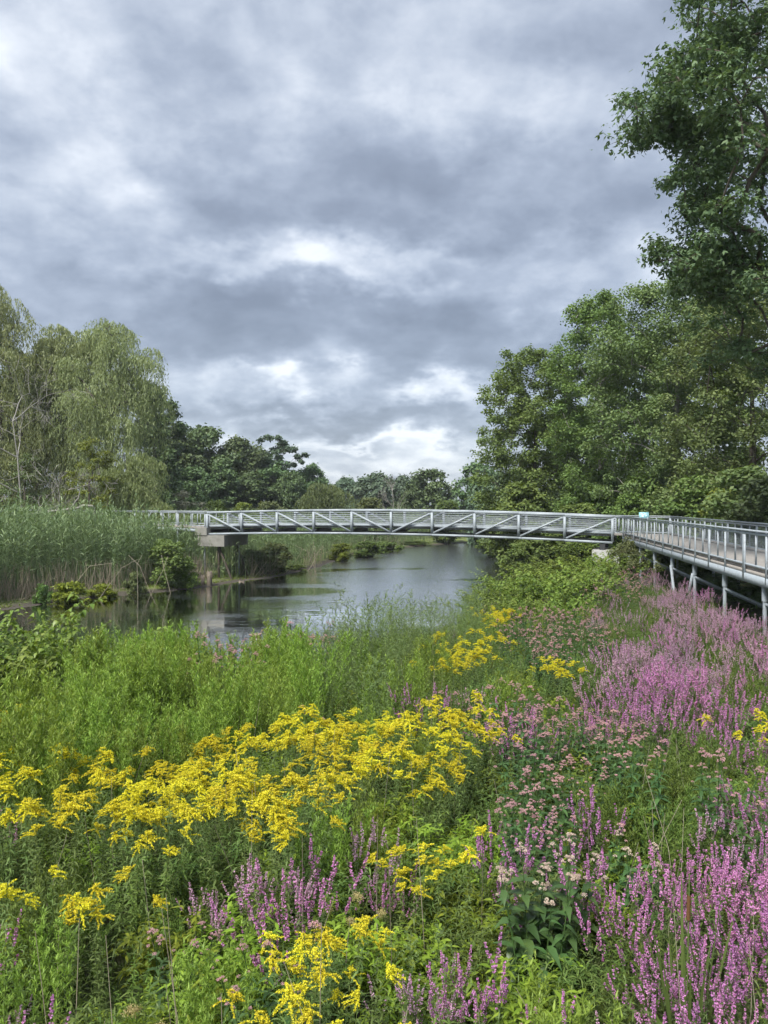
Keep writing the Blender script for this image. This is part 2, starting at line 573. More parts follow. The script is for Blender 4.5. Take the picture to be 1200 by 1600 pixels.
def beam_geo(p0, p1, w_, h_, up=(0, 0, 1), g=None):
    """box from p0 to p1, w_ across, h_ along up"""
    g = g or Geo()
    p0, p1, up = np.array(p0, float), np.array(p1, float), np.array(up, float)
    d = unit(p1 - p0)
    s = unit(np.cross(d, up))
    u = np.cross(s, d)
    V = []
    for p_ in (p0, p1):
        for a, b_ in ((-1, -1), (1, -1), (1, 1), (-1, 1)):
            V.append(p_ + s * a * w_ / 2 + u * b_ * h_ / 2)
    Q = [(0, 3, 2, 1), (4, 5, 6, 7), (0, 1, 5, 4), (1, 2, 6, 5), (2, 3, 7, 6), (3, 0, 4, 7)]
    return g.add(V, None, Q)


def beam(name, p0, p1, w_, h_, mat, parent, up=(0, 0, 1)):
    off = np.array(parent.location) if parent is not None else np.zeros(3)
    return obj(name, beam_geo(np.array(p0) - off, np.array(p1) - off, w_, h_, up).mesh(name, mat), parent)


def prism(name, poly, z0, z1, mat, parent=None):
    off = np.array(parent.location) if parent is not None else np.zeros(3)
    n = len(poly)
    me = bpy.data.meshes.new(name)
    V = [(x - off[0], y - off[1], z0 - off[2]) for x, y in poly] + [(x - off[0], y - off[1], z1 - off[2]) for x, y in poly]
    F = [tuple(range(n - 1, -1, -1)), tuple(range(n, 2 * n))] + [(i, (i + 1) % n, (i + 1) % n + n, i + n) for i in range(n)]
    me.from_pydata(V, [], F)
    me.materials.append(mat)
    return obj(name, me, parent)


# ------------------------------------------------------------------ terrain
LEFT_BANK = [(-120, -6), (-60, 10), (-32, 26), (-22, 33), (-18.8, 37.9), (-17.3, 41.6), (-14.1, 45.2), (-10.9, 48.6), (-10.2, 51.6), (-7.8, 54.9),
             (-5.5, 63), (-3.5, 77), (1.2, 90), (8.3, 100), (22, 110), (60, 120), (130, 124)]
RIGHT_BANK = [(130, 112), (60, 107), (24, 99), (15.5, 91), (13, 74), (10, 58), (8, 46), (4.3, 33), (0, 25.5), (-5, 20.5), (-11, 16), (-22, 10), (-60, -5), (-120, -20)]
RIVER = np.array(LEFT_BANK + RIGHT_BANK, float)
LB, RB = np.array(LEFT_BANK, float), np.array(RIGHT_BANK, float)


def seg_dist(X, Y, L_):
    d = np.full(np.shape(X), 1e9)
    for (x0, y0), (x1, y1) in zip(L_[:-1], L_[1:]):
        dx, dy = x1 - x0, y1 - y0
        t_ = np.clip(((X - x0) * dx + (Y - y0) * dy) / (dx * dx + dy * dy), 0, 1)
        d = np.minimum(d, np.hypot(X - x0 - t_ * dx, Y - y0 - t_ * dy))
    return d


def in_river(X, Y):
    ins = np.zeros(np.shape(X), bool)
    n = len(RIVER)
    for i in range(n):
        x0, y0 = RIVER[i]
        x1, y1 = RIVER[(i + 1) % n]
        if y0 == y1:
            continue
        c = ((y0 > Y) != (y1 > Y)) & (X < (x1 - x0) * (Y - y0) / (y1 - y0) + x0)
        ins ^= c
    return ins


def wob2(X, Y):
    return 0.5 * np.sin(X * .9 + 1.3 * np.sin(Y * .7)) + 0.5 * np.sin(Y * 1.1 + 1.7 * np.sin(X * .6 + 2)) + .4 * np.sin(2.3 * X + 1.9 * Y)


def ground(X, Y):
    X, Y = np.asarray(X, float), np.asarray(Y, float)
    dl, dr = seg_dist(X, Y, LB), seg_dist(X, Y, RB)
    ins = in_river(X, Y)
    wl = wob2(X, Y)
    dl2 = np.maximum(dl + .22 * wl, 0)
    left = 0.02 + .10 * np.minimum(dl2, 3.0) + .012 * np.minimum(np.maximum(dl2 - 3, 0), 60)
    right = .95 * (1 - np.exp(-dr / 2.5)) + .03 * np.minimum(dr, 25)
    right = right + .05 * wl * np.minimum(dr, 1)
    out = np.where(dl < dr, left, right)
    bed = -np.minimum(np.minimum(dl, dr) * .35, 1.0) - .01
    far = np.clip((Y - 110) / 100, 0, 1)
    return np.where(ins, bed, out + far * .8)


def gz(x, y):
    return float(ground(np.array([x]), np.array([y]))[0])


xs = np.concatenate([np.linspace(-400, -130, 8), np.linspace(-110, -50, 14), np.linspace(-48, 40, 133), np.linspace(43, 110, 16), np.linspace(130, 400, 8)])
ys = np.concatenate([np.linspace(-90, -30, 4), np.linspace(-20, 70, 136), np.linspace(71, 130, 40), np.linspace(140, 420, 10)])
GX, GY = np.meshgrid(xs, ys)
GZ = ground(GX, GY)
nx, ny = len(xs), len(ys)
ii = (np.arange(ny - 1)[:, None] * nx + np.arange(nx - 1)[None]).ravel()
gg = Geo().add(np.stack([GX, GY, GZ], -1).reshape(-1, 3), None, np.stack([ii, ii + 1, ii + nx + 1, ii + nx], 1))
tag(obj('ground', gg.mesh('ground', M_ground, True)), kind='structure')
gw = Geo()
wx = np.linspace(-125, 135, 27)
wy = np.linspace(-25, 130, 16)
WX, WY = np.meshgrid(wx, wy)
ii = (np.arange(15)[:, None] * 27 + np.arange(26)[None]).ravel()
gw.add(np.stack([WX, WY, np.zeros_like(WX)], -1).reshape(-1, 3), None, np.stack([ii, ii + 1, ii + 28, ii + 27], 1))
tag(obj('river_water', gw.mesh('river_water', M_water)), kind='structure')

# ------------------------------------------------------------------ truss bridge
B0, B1 = np.array([-12.1, 53.0]), np.array([13.0, 44.0])
BU = unit((B1 - B0)[None])[0]
BN = np.array([-BU[1], BU[0]])
BW = 2.7


def btop(t_):
    return 4.71 * (1 - t_) + 4.57 * t_ + .26 * 4 * t_ * (1 - t_)


def bpt(t_, side, dz):
    p_ = B0 + (B1 - B0) * t_ + BN * side
    return np.array([p_[0], p_[1], btop(t_) + dz])


bridge = empty('truss_footbridge', (0.45, 48.5, 3.3))
tag(bridge, 'grey steel truss footbridge with arched deck spanning the river', 'bridge')
NP = 10
BN3 = np.array([BN[0], BN[1], 0])
for side in (0.0, BW):
    for nm, dz, w_, h_ in (('top_chord', -.075, .15, .15), ('bottom_chord', -1.535, .15, .13)):
        g = Geo()
        for i in range(NP):
            beam_geo(bpt(i / NP, side, dz) - np.array(bridge.location), bpt((i + 1) / NP, side, dz) - np.array(bridge.location), w_, h_, (0, 0, 1), g)
        obj(nm, g.mesh(nm, M_steel), bridge)
    for i in range(NP + 1):
        t_ = i / NP
        beam('truss_post', bpt(t_, side, -.152), bpt(t_, side, -1.47), .146, .146, M_steel, bridge, BN3)
    for i in range(NP):
        a, c = (i / NP, (i + 1) / NP)
        off = .075 / 26.7
        if i < 5:
            p0, p1 = bpt(a + off, side, -.20), bpt(c - off, side, -1.42)
        else:
            p0, p1 = bpt(a + off, side, -1.42), bpt(c - off, side, -.20)
        beam('diagonal', p0, p1, .11, .12, M_steel, bridge, BN3)
    inner = side + (.10 if side == 0 else -.10)
    for k in range(6):
        g = Geo()
        for i in range(NP):
            beam_geo(bpt(i / NP, inner, -.24 - k * .13) - np.array(bridge.location), bpt((i + 1) / NP, inner, -.24 - k * .13) - np.array(bridge.location), .03, .032, (0, 0, 1), g)
        obj('safety_rail', g.mesh('safety_rail', M_steel), bridge)
    g = Geo()
    for i in range(NP):
        beam_geo(bpt(i / NP, inner, -1.0) - np.array(bridge.location), bpt((i + 1) / NP, inner, -1.0) - np.array(bridge.location), .04, .14, (0, 0, 1), g)
    obj('toe_board', g.mesh('toe_board', M_steel), bridge)
for i in range(NP + 1):
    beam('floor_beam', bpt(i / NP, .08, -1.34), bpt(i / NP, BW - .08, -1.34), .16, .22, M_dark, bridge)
for k in (.45, .95, 1.75, 2.25):
    g = Geo()
    for i in range(NP):
        beam_geo(bpt(i / NP, k, -1.15) - np.array(bridge.location), bpt((i + 1) / NP, k, -1.15) - np.array(bridge.location), .06, .08, (0, 0, 1), g)
    obj('stringer', g.mesh('stringer', M_steel), bridge)
npl = 184
pm = beam_geo((0, 0, 0), (0, BW - .26, 0), .138, .045).mesh('plank', M_deck)
for i in range(npl):
    t_ = (i + .5) / npl
    a = bpt(t_, .13, -1.08) - np.array(bridge.location)
    d_ = bpt(t_ + .002, .13, -1.08) - bpt(t_ - .002, .13, -1.08)
    X = Vector(d_).normalized()
    Y = Vector((BN[0], BN[1], 0)).normalized()
    Z = X.cross(Y)
    M = Matrix((X, Y, Z)).transposed().to_4x4()
    M.translation = Vector(a) + Z * float(rng.normal(0, .002))
    obj('plank', pm, bridge, M)

# left pier: concrete cap on timber-like steel legs; right abutment block
pier = empty('bridge_pier', (-10.8, 53.9, 0.2))
tag(pier, 'concrete cap on thin splayed legs under the bridge at the reed bank', 'pier')


def oriented_box(name, c, u, lu, lv, z0, z1, mat, parent):
    u = np.array(u)
    v = np.array([-u[1], u[0]])
    c = np.array(c)
    poly = [tuple(c + u * a * lu / 2 + v * b_ * lv / 2) for a, b_ in ((-1, -1), (1, -1), (1, 1), (-1, 1))]
    return prism(name, poly, z0, z1, mat, parent)


pc = B0 + BU * .42 + BN * BW / 2
oriented_box('pier_cap', pc, BU, 2.1, BW + .5, 2.35, 3.10, M_concrete, pier)
oriented_box('bearing_block', pc - BU * .75 - BN * (BW / 2 + .05), BU, .9, .5, 3.103, 3.62, M_concrete, pier)
oriented_box('bearing_block', pc - BU * .75 + BN * (BW / 2 + .05), BU, .9, .5, 3.103, 3.62, M_concrete, pier)
for sd in (-1, 1):
    for dx in (0.0, 1.3):
        top = pc + BU * .35 + BN * sd * (BW / 2 - .2)
        bot = pc + BU * (.35 + dx) + BN * sd * (BW / 2 - .2)
        g = Geo()
        tubes(g, [np.array([top[0], top[1], 2.34]) - np.array(pier.location)], [np.array([bot[0], bot[1], -.6]) - np.array(pier.location)], .085, .085, 8)
        obj('pier_leg', g.mesh('pier_leg', M_bark), pier)
ab = empty('bridge_abutment', (float(B1[0]), float(B1[1]), 1.6))
tag(ab, 'pale concrete abutment block under the right end of the bridge', 'abutment')
ac = B1 - BU * .35 + BN * BW / 2
oriented_box('abutment_block', ac, BU, 1.5, BW + .9, .3, 2.62, M_conc_white, ab)
for sd in (-1, 1):
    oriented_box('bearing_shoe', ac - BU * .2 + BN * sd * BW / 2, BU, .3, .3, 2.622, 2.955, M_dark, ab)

# ------------------------------------------------------------------ boardwalks
PICK = {}


def railing(parent, pts, zd, spacing=.95, skip_first=False, mesh_in=True):
    """railing along a polyline: top rail, bottom rail, posts, pickets and wire infill"""
    off = np.array(parent.location)
    n_ = 0
    for (a, c) in zip(pts[:-1], pts[1:]):
        a, c = np.array(a, float), np.array(c, float)
        L_ = np.linalg.norm(c - a)
        u = (c - a) / L_
        rz = math.atan2(u[1], u[0])
        A3, C3 = np.array([*a, 0]), np.array([*c, 0])
        for nm, z, w_, h_ in (('handrail', zd + 1.045, .10, .05), ('upper_rail', zd + .965, .045, .06), ('lower_rail', zd + .10, .045, .06)):
            beam(nm, A3 + [0, 0, z], C3 + [0, 0, z], w_, h_, M_steel, parent)
        m = max(1, int(round(L_ / spacing)))
        for i in range(m + 1):
            if i == 0 and skip_first and n_ == 0:
                continue
            q = a + u * L_ * i / m
            heavy = (i % 4 == 0)
            key = 'post' if heavy else ('half' if i % 2 == 0 else 'picket')
            if key not in PICK:
                if key == 'post':
                    g = Geo()
                    beam_geo((-.045, -.03, -.34), (-.045, -.03, .93), .06, .05, (0, 1, 0), g)
                    beam_geo((.045, -.03, -.34), (.045, -.03, .93), .06, .05, (0, 1, 0), g)
                elif key == 'half':
                    g = beam_geo((0, -.03, -.30), (0, -.03, .93), .055, .05, (0, 1, 0))
                else:
                    g = beam_geo((0, -.0, .131), (0, -.0, .934), .05, .04, (0, 1, 0))
                PICK[key] = g.mesh(key, M_steel)
            M = Matrix.Translation(Vector((q[0] - off[0], q[1] - off[1], zd - off[2]))) @ Matrix.Rotation(rz, 4, 'Z')
            if m > 1 or i in (0, m):
                obj({'post': 'railing_post', 'half': 'railing_post', 'picket': 'picket'}[key], PICK[key], parent, M)
        if mesh_in:
            key = ('w', round(L_ / m, 2))
            if key not in PICK:
                g = Geo()
                l_ = L_ / m
                nv_, nh_ = int(l_ / .05), 16
                xs_ = np.linspace(.03, l_ - .03, nv_)
                tubes(g, np.stack([xs_, xs_ * 0 + .024, xs_ * 0 + .13], 1), np.stack([xs_, xs_ * 0 + .024, xs_ * 0 + .935], 1), .0016, .0016, 3)
                zs_ = np.linspace(.14, .93, nh_)
                tubes(g, np.stack([zs_ * 0 + .03, zs_ * 0 + .026, zs_], 1), np.stack([zs_ * 0 + l_ - .03, zs_ * 0 + .026, zs_], 1), .0016, .0016, 3)
                PICK[key] = g.mesh('wire_infill', M_steel)
            for i in range(m):
                q = a + u * L_ * i / m
                M = Matrix.Translation(Vector((q[0] - off[0], q[1] - off[1], zd - off[2]))) @ Matrix.Rotation(rz, 4, 'Z')
                obj('wire_infill', PICK[key], parent, M)
        n_ += 1


ZD = 3.5
bw = empty('boardwalk', (11.5, 26.0, 1.2))
tag(bw, 'grey steel boardwalk with weathered plank deck leading to the bridge on the right', 'boardwalk')
NL0, NL1 = np.array([13.62, 44.0]), np.array([8.55, 11.5])
WU = unit((NL1 - NL0)[None])[0]
WV = np.array([-WU[1], WU[0]])
if WV[0] < 0:
    WV = -WV
WW = 2.7
LW = float(np.linalg.norm(NL1 - NL0))
npl = int(LW / .145)
pm2 = beam_geo((0, .03, 0), (0, WW - .03, 0), .138, .04).mesh('plank', M_deck)
rz = math.atan2(WV[1], WV[0]) - math.pi / 2
for i in range(npl):
    q = NL0 + WU * (i + .5) * .145
    M = Matrix.Translation(Vector((q[0] - 11.5, q[1] - 26.0, ZD - .021 - 1.2 + float(rng.normal(0, .0025))))) @ Matrix.Rotation(rz + float(rng.normal(0, .002)), 4, 'Z')
    obj('plank', pm2, bw, M)
prism('landing_deck', [(13.05, 44.0), (13.60, 44.04), tuple(NL0 + WV * (WW + .1)), (16.5, 44.2), (15.4, 46.6), (13.95, 46.7)], ZD - .04, ZD - .003, M_deck, bw)
for v_ in (.0, WW):
    a, c = NL0 + WV * v_, NL1 + WV * v_
    beam('edge_beam', (*a, ZD - .27), (*c, ZD - .27), .10, .24, M_steel, bw)
    beam('curb_board', (*(a + WV * (.12 if v_ == 0 else -.12)), ZD + .05), (*(c + WV * (.12 if v_ == 0 else -.12)), ZD + .05), .09, .09, M_deck, bw)
    beam('deck_joist', (*(a + WV * (.03 if v_ == 0 else -.03)), ZD - .095), (*(c + WV * (.03 if v_ == 0 else -.03)), ZD - .095), .05, .10, M_deck, bw)
for v_ in (.7, 1.35, 2.0):
    a, c = NL0 + WV * v_, NL1 + WV * v_
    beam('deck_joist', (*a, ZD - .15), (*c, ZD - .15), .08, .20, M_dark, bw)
railing(bw, [tuple(NL0), tuple(NL1)], ZD)
railing(bw, [(13.12, 43.98), tuple(NL0 - WU * .12)], ZD, .25, True)
railing(bw, [(13.98, 46.62), (16.3, 43.95), tuple(NL1 + WV * WW)], ZD)
for dd in (42.5, 38.9, 35.2, 31.5, 27.8, 24.0, 20.3, 16.5, 12.7):
    t_ = (dd - NL0[1]) / (NL1[1] - NL0[1])
    a = NL0 + (NL1 - NL0) * t_ + WV * .08
    c = a + WV * (WW - .16)
    off = np.array(bw.location)
    ga, gc_ = gz(*a) - .3, gz(*c) - .3
    for q, gq in ((a, ga), (c, gc_)):
        g = Geo()
        tubes(g, [np.array([*q, gq]) - off], [np.array([*q, ZD - .42]) - off], .055, .055, 10)
        obj('pile', g.mesh('pile', M_steel, True), bw)
        g = Geo()
        tubes(g, [np.array([*q, ZD - .78]) - off, np.array([*q, ZD - .42]) - off], [np.array([*q, ZD - .42]) - off, np.array([*q, ZD - .40]) - off], .08, .08, 10)
        obj('pile_collar', g.mesh('pile_collar', M_steel, True), bw)
    beam('cross_beam', (*(a - WV * .1), ZD - .33), (*(c + WV * .1), ZD - .33), .10, .14, M_steel, bw)
    beam('brace', (*(a + WU * .07), ZD - .85), (*(c + WU * .07), max(gc_ + .5, ZD - 2.1)), .07, .07, M_steel, bw)
    if dd in (31.5, 27.8):
        e = a - WU * -1.0 if dd == 31.5 else a - WU * 1.1
        beam('brace', (*(a - WV * .07), ZD - .75), (*(e - WV * .07), gz(*e) + .1), .09, .09, M_steel, bw)

sg = empty('information_sign', (15.05, 44.75, 4.4))
tag(sg, 'small pale teal information panel on the boardwalk railing by the bridge end', 'sign')
face_u = unit(np.array([[.98, -.2]]))[0]
tilt = R(28)
Mz = Matrix.Rotation(math.atan2(face_u[1], face_u[0]), 4, 'Z') @ Matrix.Rotation(-tilt, 4, 'X')
g = beam_geo((-.27, 0, .22), (.27, 0, .22), .02, .38, (0, 0, 1))
obj('panel', g.mesh('panel', M_sign), sg, Mz)
for (x0, x1, z) in ((-.16, -.04, .32), (.02, .10, .33), (-.18, -.10, .22), (-.03, .04, .25), (.08, .18, .18), (-.14, .0, .13)):
    g = beam_geo((x0, -.0125, z), (x1, -.0125, z), .003, .045)
    obj('printed_text', g.mesh('printed_text', M_sign_print), sg, Mz)
for x in (-.2, .2):
    beam('sign_post', (15.05 + face_u[0] * x, 44.75 + face_u[1] * x + .03, 3.5), (15.05 + face_u[0] * x, 44.75 + face_u[1] * x + .03, 4.5), .05, .05, M_steel, sg, (0, 1, 0))

# approach on the left, half hidden by reeds
apw = empty('boardwalk_approach', (-20, 62, 1.0))
tag(apw, 'grey railed boardwalk approach running off behind the reeds on the left', 'boardwalk')
AP = [(-12.35, 53.25), (-15.2, 57), (-19.8, 61.5), (-28, 65.5), (-42, 69)]
AP = [np.array(a, float) for a in AP]
APO = []
for i, a in enumerate(AP):
    d_ = unit((AP[min(i + 1, len(AP) - 1)] - AP[max(i - 1, 0)])[None])[0]
    n_ = np.array([d_[1], -d_[0]])
    APO.append(a + n_ * 2.6)
ZL = 3.63
for a, c, ao, co in zip(AP[:-1], AP[1:], APO[:-1], APO[1:]):
    prism('deck', [tuple(a), tuple(ao), tuple(co), tuple(c)], ZL - .09, ZL - .01, M_deck, apw)
    for p_, q_ in ((a, c), (ao, co)):
        beam('edge_beam', (*p_, ZL - .26), (*q_, ZL - .26), .10, .22, M_steel, apw)
    for q in (a, ao):
        g = Geo()
        tubes(g, [np.array([*q, -.2]) - np.array(apw.location)], [np.array([*q, ZL - .36]) - np.array(apw.location)], .06, .06, 8)
        obj('pile', g.mesh('pile', M_steel), apw)
railing(apw, [tuple(a) for a in AP], ZL, 1.1, False, False)
railing(apw, [tuple(a) for a in APO], ZL, 1.1, False, False)


# ------------------------------------------------------------------ trees
def skeleton(r, H, trunk_top, centers, tip=.012, trunk_r=.3, lean=(0, 0), seglen=1.0):
    pos, par = [], []
    nt = max(3, int(trunk_top / .8))
    wx_, wy_ = r.normal(0, .12, 2)
    for i in range(nt + 1):
        f = i / nt
        pos.append(np.array([lean[0] * f * f * trunk_top + wx_ * math.sin(f * 5) * trunk_top * .06, lean[1] * f * f * trunk_top + wy_ * math.sin(f * 4 + 1) * trunk_top * .06, f * trunk_top]))
        par.append(i - 1)
    base = np.array(pos)
    dd = np.min(np.linalg.norm(centers[:, None] - base[None], axis=2), 1)
    for ci in np.argsort(dd):
        c = centers[ci]
        A = np.array(pos)
        dv = c - A
        dist = np.linalg.norm(dv, axis=1)
        hor = np.linalg.norm(dv[:, :2], axis=1)
        cost = dist + 1.5 * np.maximum(0, A[:, 2] + .35 * hor - c[2]) + np.where(A[:, 2] < H * .12, 3.0, 0)
        k = int(np.argmin(cost))
        s = max(2, int(dist[k] / seglen))
        prev = k
        for j in range(1, s + 1):
            f = j / s
            p_ = A[k] + dv[k] * f
            p_ = p_ + np.array([0, 0, .12 * dist[k] * math.sin(math.pi * f) * (1 if j < s else 0)]) + (r.normal(0, .05 * dist[k] / s, 3) if j < s else 0)
            pos.append(p_)
            par.append(prev)
            prev = len(pos) - 1
    pos, par = np.array(pos), np.array(par)
    e = 2.4
    acc = np.zeros(len(pos))
    rad = np.zeros(len(pos))
    for i in range(len(pos) - 1, -1, -1):
        rad[i] = max(tip, acc[i] ** (1 / e))
        if par[i] >= 0:
            acc[par[i]] += rad[i] ** e
    sc = trunk_r / rad[0]
    rad = np.maximum(tip, rad * sc ** np.clip(rad / rad[0], .35, 1))
    g = Geo()
    m = par >= 0
    idx = np.where(m)[0]
    P0, P1 = pos[par[idx]], pos[idx]
    R0 = np.minimum(rad[par[idx]], rad[idx] * 1.35)
    flare = np.where(par[idx] == 0, R0 * 1.35, R0)
    bigb = rad[idx] > .05
    E1 = P1 + unit(P1 - P0) * .02
    tubes(g, P0[bigb], E1[bigb], flare[bigb], rad[idx][bigb], 7)
    tubes(g, P0[~bigb], E1[~bigb], flare[~bigb], rad[idx][~bigb], 3)
    return g


def crown_centers(r, H, R_, z0, n, prof=1.0, out=.5, lump=.25, shape=None):
    ph = r.uniform(0, 6.28, 4)
    tt = r.beta(1.25, 1.1, n)
    az = r.uniform(0, 2 * np.pi, n)
    if shape is None:
        rr = np.sin(np.pi * np.clip(tt * .93 + .05, 0, 1) ** prof) ** .62
    else:
        rr = np.interp(tt, *shape)
    rr = rr * R_ * (1 + lump * np.sin(2 * az + ph[0]) * .6 + lump * np.sin(3 * az + ph[1] + 5 * tt) * .6)
    ra = rr * r.uniform(0, 1, n) ** out
    return np.stack([np.cos(az) * ra, np.sin(az) * ra, z0 + tt * (H - z0)], 1)


def clump_leaves(g, r, centers, rc, n_each, L_, W_, kind='diamond', flat=.52, up=.75, drop=.25, twigs=None):
    n = len(centers)
    rc = np.broadcast_to(np.asarray(rc, float), (n,))
    cid = np.repeat(np.arange(n), n_each)
    m = len(cid)
    dirs = rand_dirs(r, m)
    rad = rc[cid] * r.uniform(0, 1, m) ** .42
    # uneven twiggy outline: each clump has its own few shoots
    sh = r.normal(0, 1, (n, 5, 3))
    sel = r.integers(0, 5, m)
    if twigs is not None:
        tip = unit(sh) * (rc * .58)[:, None, None] * np.array([1, 1, flat])
        c5 = np.repeat(centers, 5, 0)
        tubes(twigs, c5, c5 + tip.reshape(-1, 3), .012, .005, 3)
        rad = rad * .72
    bias = unit(sh[cid, sel]) * (rc[cid] * .55)[:, None] * r.uniform(.3, 1.15, (m, 1))
    P = centers[cid] + dirs * rad[:, None] * np.array([.75, .75, flat * .8]) + bias * np.array([1, 1, flat])
    N = unit(dirs * .45 + np.array([0, 0, up]) + rand_dirs(r, m) * .75)
    D = perp(N, r)
    D = unit(D + np.array([0, 0, -drop]))
    s = r.uniform(.7, 1.3, m)
    if kind == 'diamond':
        diamonds(g, P, D, N, L_ * s, W_ * s)
    else:   # lobed leaf: three blades fanned out
        S = unit(np.cross(D, N))
        for a, f in ((-.42, .85), (.34, 1.0)):
            diamonds(g, P, unit(D * math.cos(a) + S * math.sin(a)), N, L_ * s * f, W_ * s * .72)
    return g


def broad_tree(name, label, X, Y, ztop, R_, base_frac, nc, nl, L_, W_, mat, bark=None, seed=1, kind='diamond', shape=None, prof=1.0, rcf=(.16, .27), lean=(0, 0),
               group=None, cat='tree', trunk_r=None, out=.5, zb=None, drop=.25, extra=(), up=.75, flat=.50, parts=True):
    r = np.random.default_rng(seed)
    z = gz(X, Y) - .1 if zb is None else zb
    H = ztop - z
    C = crown_centers(r, H * .97, R_ * .88, H * base_frac, nc, prof, out, .25, shape)
    for (cx, cyy, cz, rx, ry, rz_, m_) in extra:      # a limb that reaches out
        q_ = rand_dirs(r, m_) * r.uniform(0, 1, (m_, 1)) ** .5
        C = np.concatenate([C, np.array([cx - X, cyy - Y, cz - z]) + q_ * np.array([rx, ry, rz_])])
        nc += m_
    rc = R_ * r.uniform(rcf[0], rcf[1], nc)
    C += np.array([lean[0] * H, lean[1] * H, 0]) * ((C[:, 2:3] / H) ** 1.5)
    t_ = empty(name, (X, Y, z))
    tag(t_, label, cat, group)
    tg = skeleton(r, H, H * .72, C, .015, trunk_r or H * .018, lean)
    g = Geo()
    clump_leaves(g, r, C, rc, max(4, int(nl / nc)), L_, W_, kind, flat, up, drop, tg if kind == 'lobed' else None)
    obj('trunk', tg.mesh('trunk', bark or M_bark, True), t_)
    obj('crown', g.mesh('crown', mat), t_)
    return t_


def tree_copy(src, X, Y, rz, s, label, group=None, mat=None, name=None, zb=None):
    e = empty(name or src.name.split('.')[0], (X, Y, gz(X, Y) - .1 if zb is None else zb), rz, s)
    tag(e, label, src['category'], group)
    for ch in src.children:
        c = ch.copy()
        COL.objects.link(c)
        c.parent = e
        if mat and c.name.startswith('crown'):
            c.material_slots[0].link = 'OBJECT'
            c.material_slots[0].material = mat
    return e


def px2(px, d):
    return (px - 600) / FPX * d


def zpx(py, d):
    return CAMZ - (py - HORY) / FPX * d


def willow(name, label, X, Y, ztop, R_, domes, mat, seed, zb=None, strands=1900, leafW=.075, bark=None, trunk_r=.5, dome_r=(1.3, 2.4), low=.06, bias=None, base=.16):
    r = np.random.default_rng(seed)
    z = gz(X, Y) - .1
    H = ztop - z
    C = crown_centers(r, H * .95, R_ * .85, H * base, domes, .9, .5, .25, ([0, .3, .62, .86, 1], [.85, 1.0, .95, .72, .42]))
    if bias is not None:
        C[:, 0] += bias * (C[:, 2] / H)
    t_ = empty(name, (X, Y, z))
    tag(t_, label, 'tree')
    obj('trunk', skeleton(r, H, H * .55, C, .02, trunk_r).mesh('trunk', bark or M_bark, True), t_)
    rc = r.uniform(dome_r[0], dome_r[1], domes)
    wgt = rc ** 2 * r.uniform(.35, 1.4, domes)
    cid = r.choice(domes, strands, p=wgt / wgt.sum())
    az = r.uniform(0, 2 * np.pi, strands)
    rad = np.sqrt(r.uniform(0, 1, strands)) * rc[cid]
    top = C[cid] + np.stack([np.cos(az) * rad, np.sin(az) * rad, rc[cid] * .55 * (1 - (rad / rc[cid]) ** 2)], 1)
    Ls = r.uniform(.8, 5.6, strands) * (.4 + .6 * rad / rc[cid])
    Ls = np.minimum(Ls, np.maximum(top[:, 2] - H * low * r.uniform(.4, 1.4, strands), .4))
    nlf = 15
    tt = (np.arange(nlf)[None] + r.uniform(0, 1, (strands, nlf))) / nlf
    outw = np.stack([np.cos(az), np.sin(az), np.zeros(strands)], 1)
    sway = r.normal(0, .10, (strands, 3)) * np.array([1, 1, 0])
    P = top[:, None, :] + outw[:, None, :] * (.55 * (1 - np.exp(-tt * 3)))[:, :, None] + sway[:, None, :] * (tt * Ls[:, None])[:, :, None] \
        - np.array([0, 0, 1.0]) * (Ls[:, None] * tt ** 1.25)[:, :, None]
    P = P.reshape(-1, 3) + r.normal(0, .05, (strands * nlf, 3))
    D = unit(np.array([0, 0, -1.0]) + r.normal(0, .38, P.shape))
    N = perp(D, r)
    g = Geo()
    s = r.uniform(.7, 1.3, len(P))
    diamonds(g, P, D, N, .34 * s, leafW * s)
    obj('crown', g.mesh('crown', mat), t_)
    return t_


def bare_tree(name, label, X, Y, zb, H, seed, mat, r0=.14, spread=.55, depth=4, cat='tree', lean=0.0):
    r = np.random.default_rng(seed)
    S = []

    def grow(p, d, L_, rad, lev):
        n = 4
        q = p
        for i in range(n):
            d = unit((d + r.normal(0, .13 if lev else .045, 3) + np.array([0, 0, .05]))[None])[0]
            q2 = q + d * L_ / n
            S.append((q, q2, rad * (1 - .55 * i / n), rad * (1 - .55 * (i + 1) / n)))
            if lev < depth and (i > 0 or lev == 0):
                for _ in range(2 if lev in (0, 1) else 1):
                    a = r.uniform(0, 6.28)
                    side = unit(np.cross(d, [math.cos(a), math.sin(a), .2])[None])[0]
                    nd = unit((d * (1 - spread) + side * spread)[None])[0]
                    grow(q2, nd, L_ * r.uniform(.32, .55), rad * (.55 - .1 * lev if lev < 3 else .3), lev + 1)
            q = q2
    grow(np.zeros(3), np.array([lean, 0, 1.0]), H, r0, 0)
    S = np.array([[*a, *b_, c, d] for a, b_, c, d in S])
    t_ = empty(name, (X, Y, zb))
    tag(t_, label, cat)
    g = Geo()
    tubes(g, S[:, :3], S[:, 3:6], np.maximum(S[:, 6], .014), np.maximum(S[:, 7], .010), 5)
    obj('bare_branches', g.mesh('bare_branches', mat), t_)
    return t_


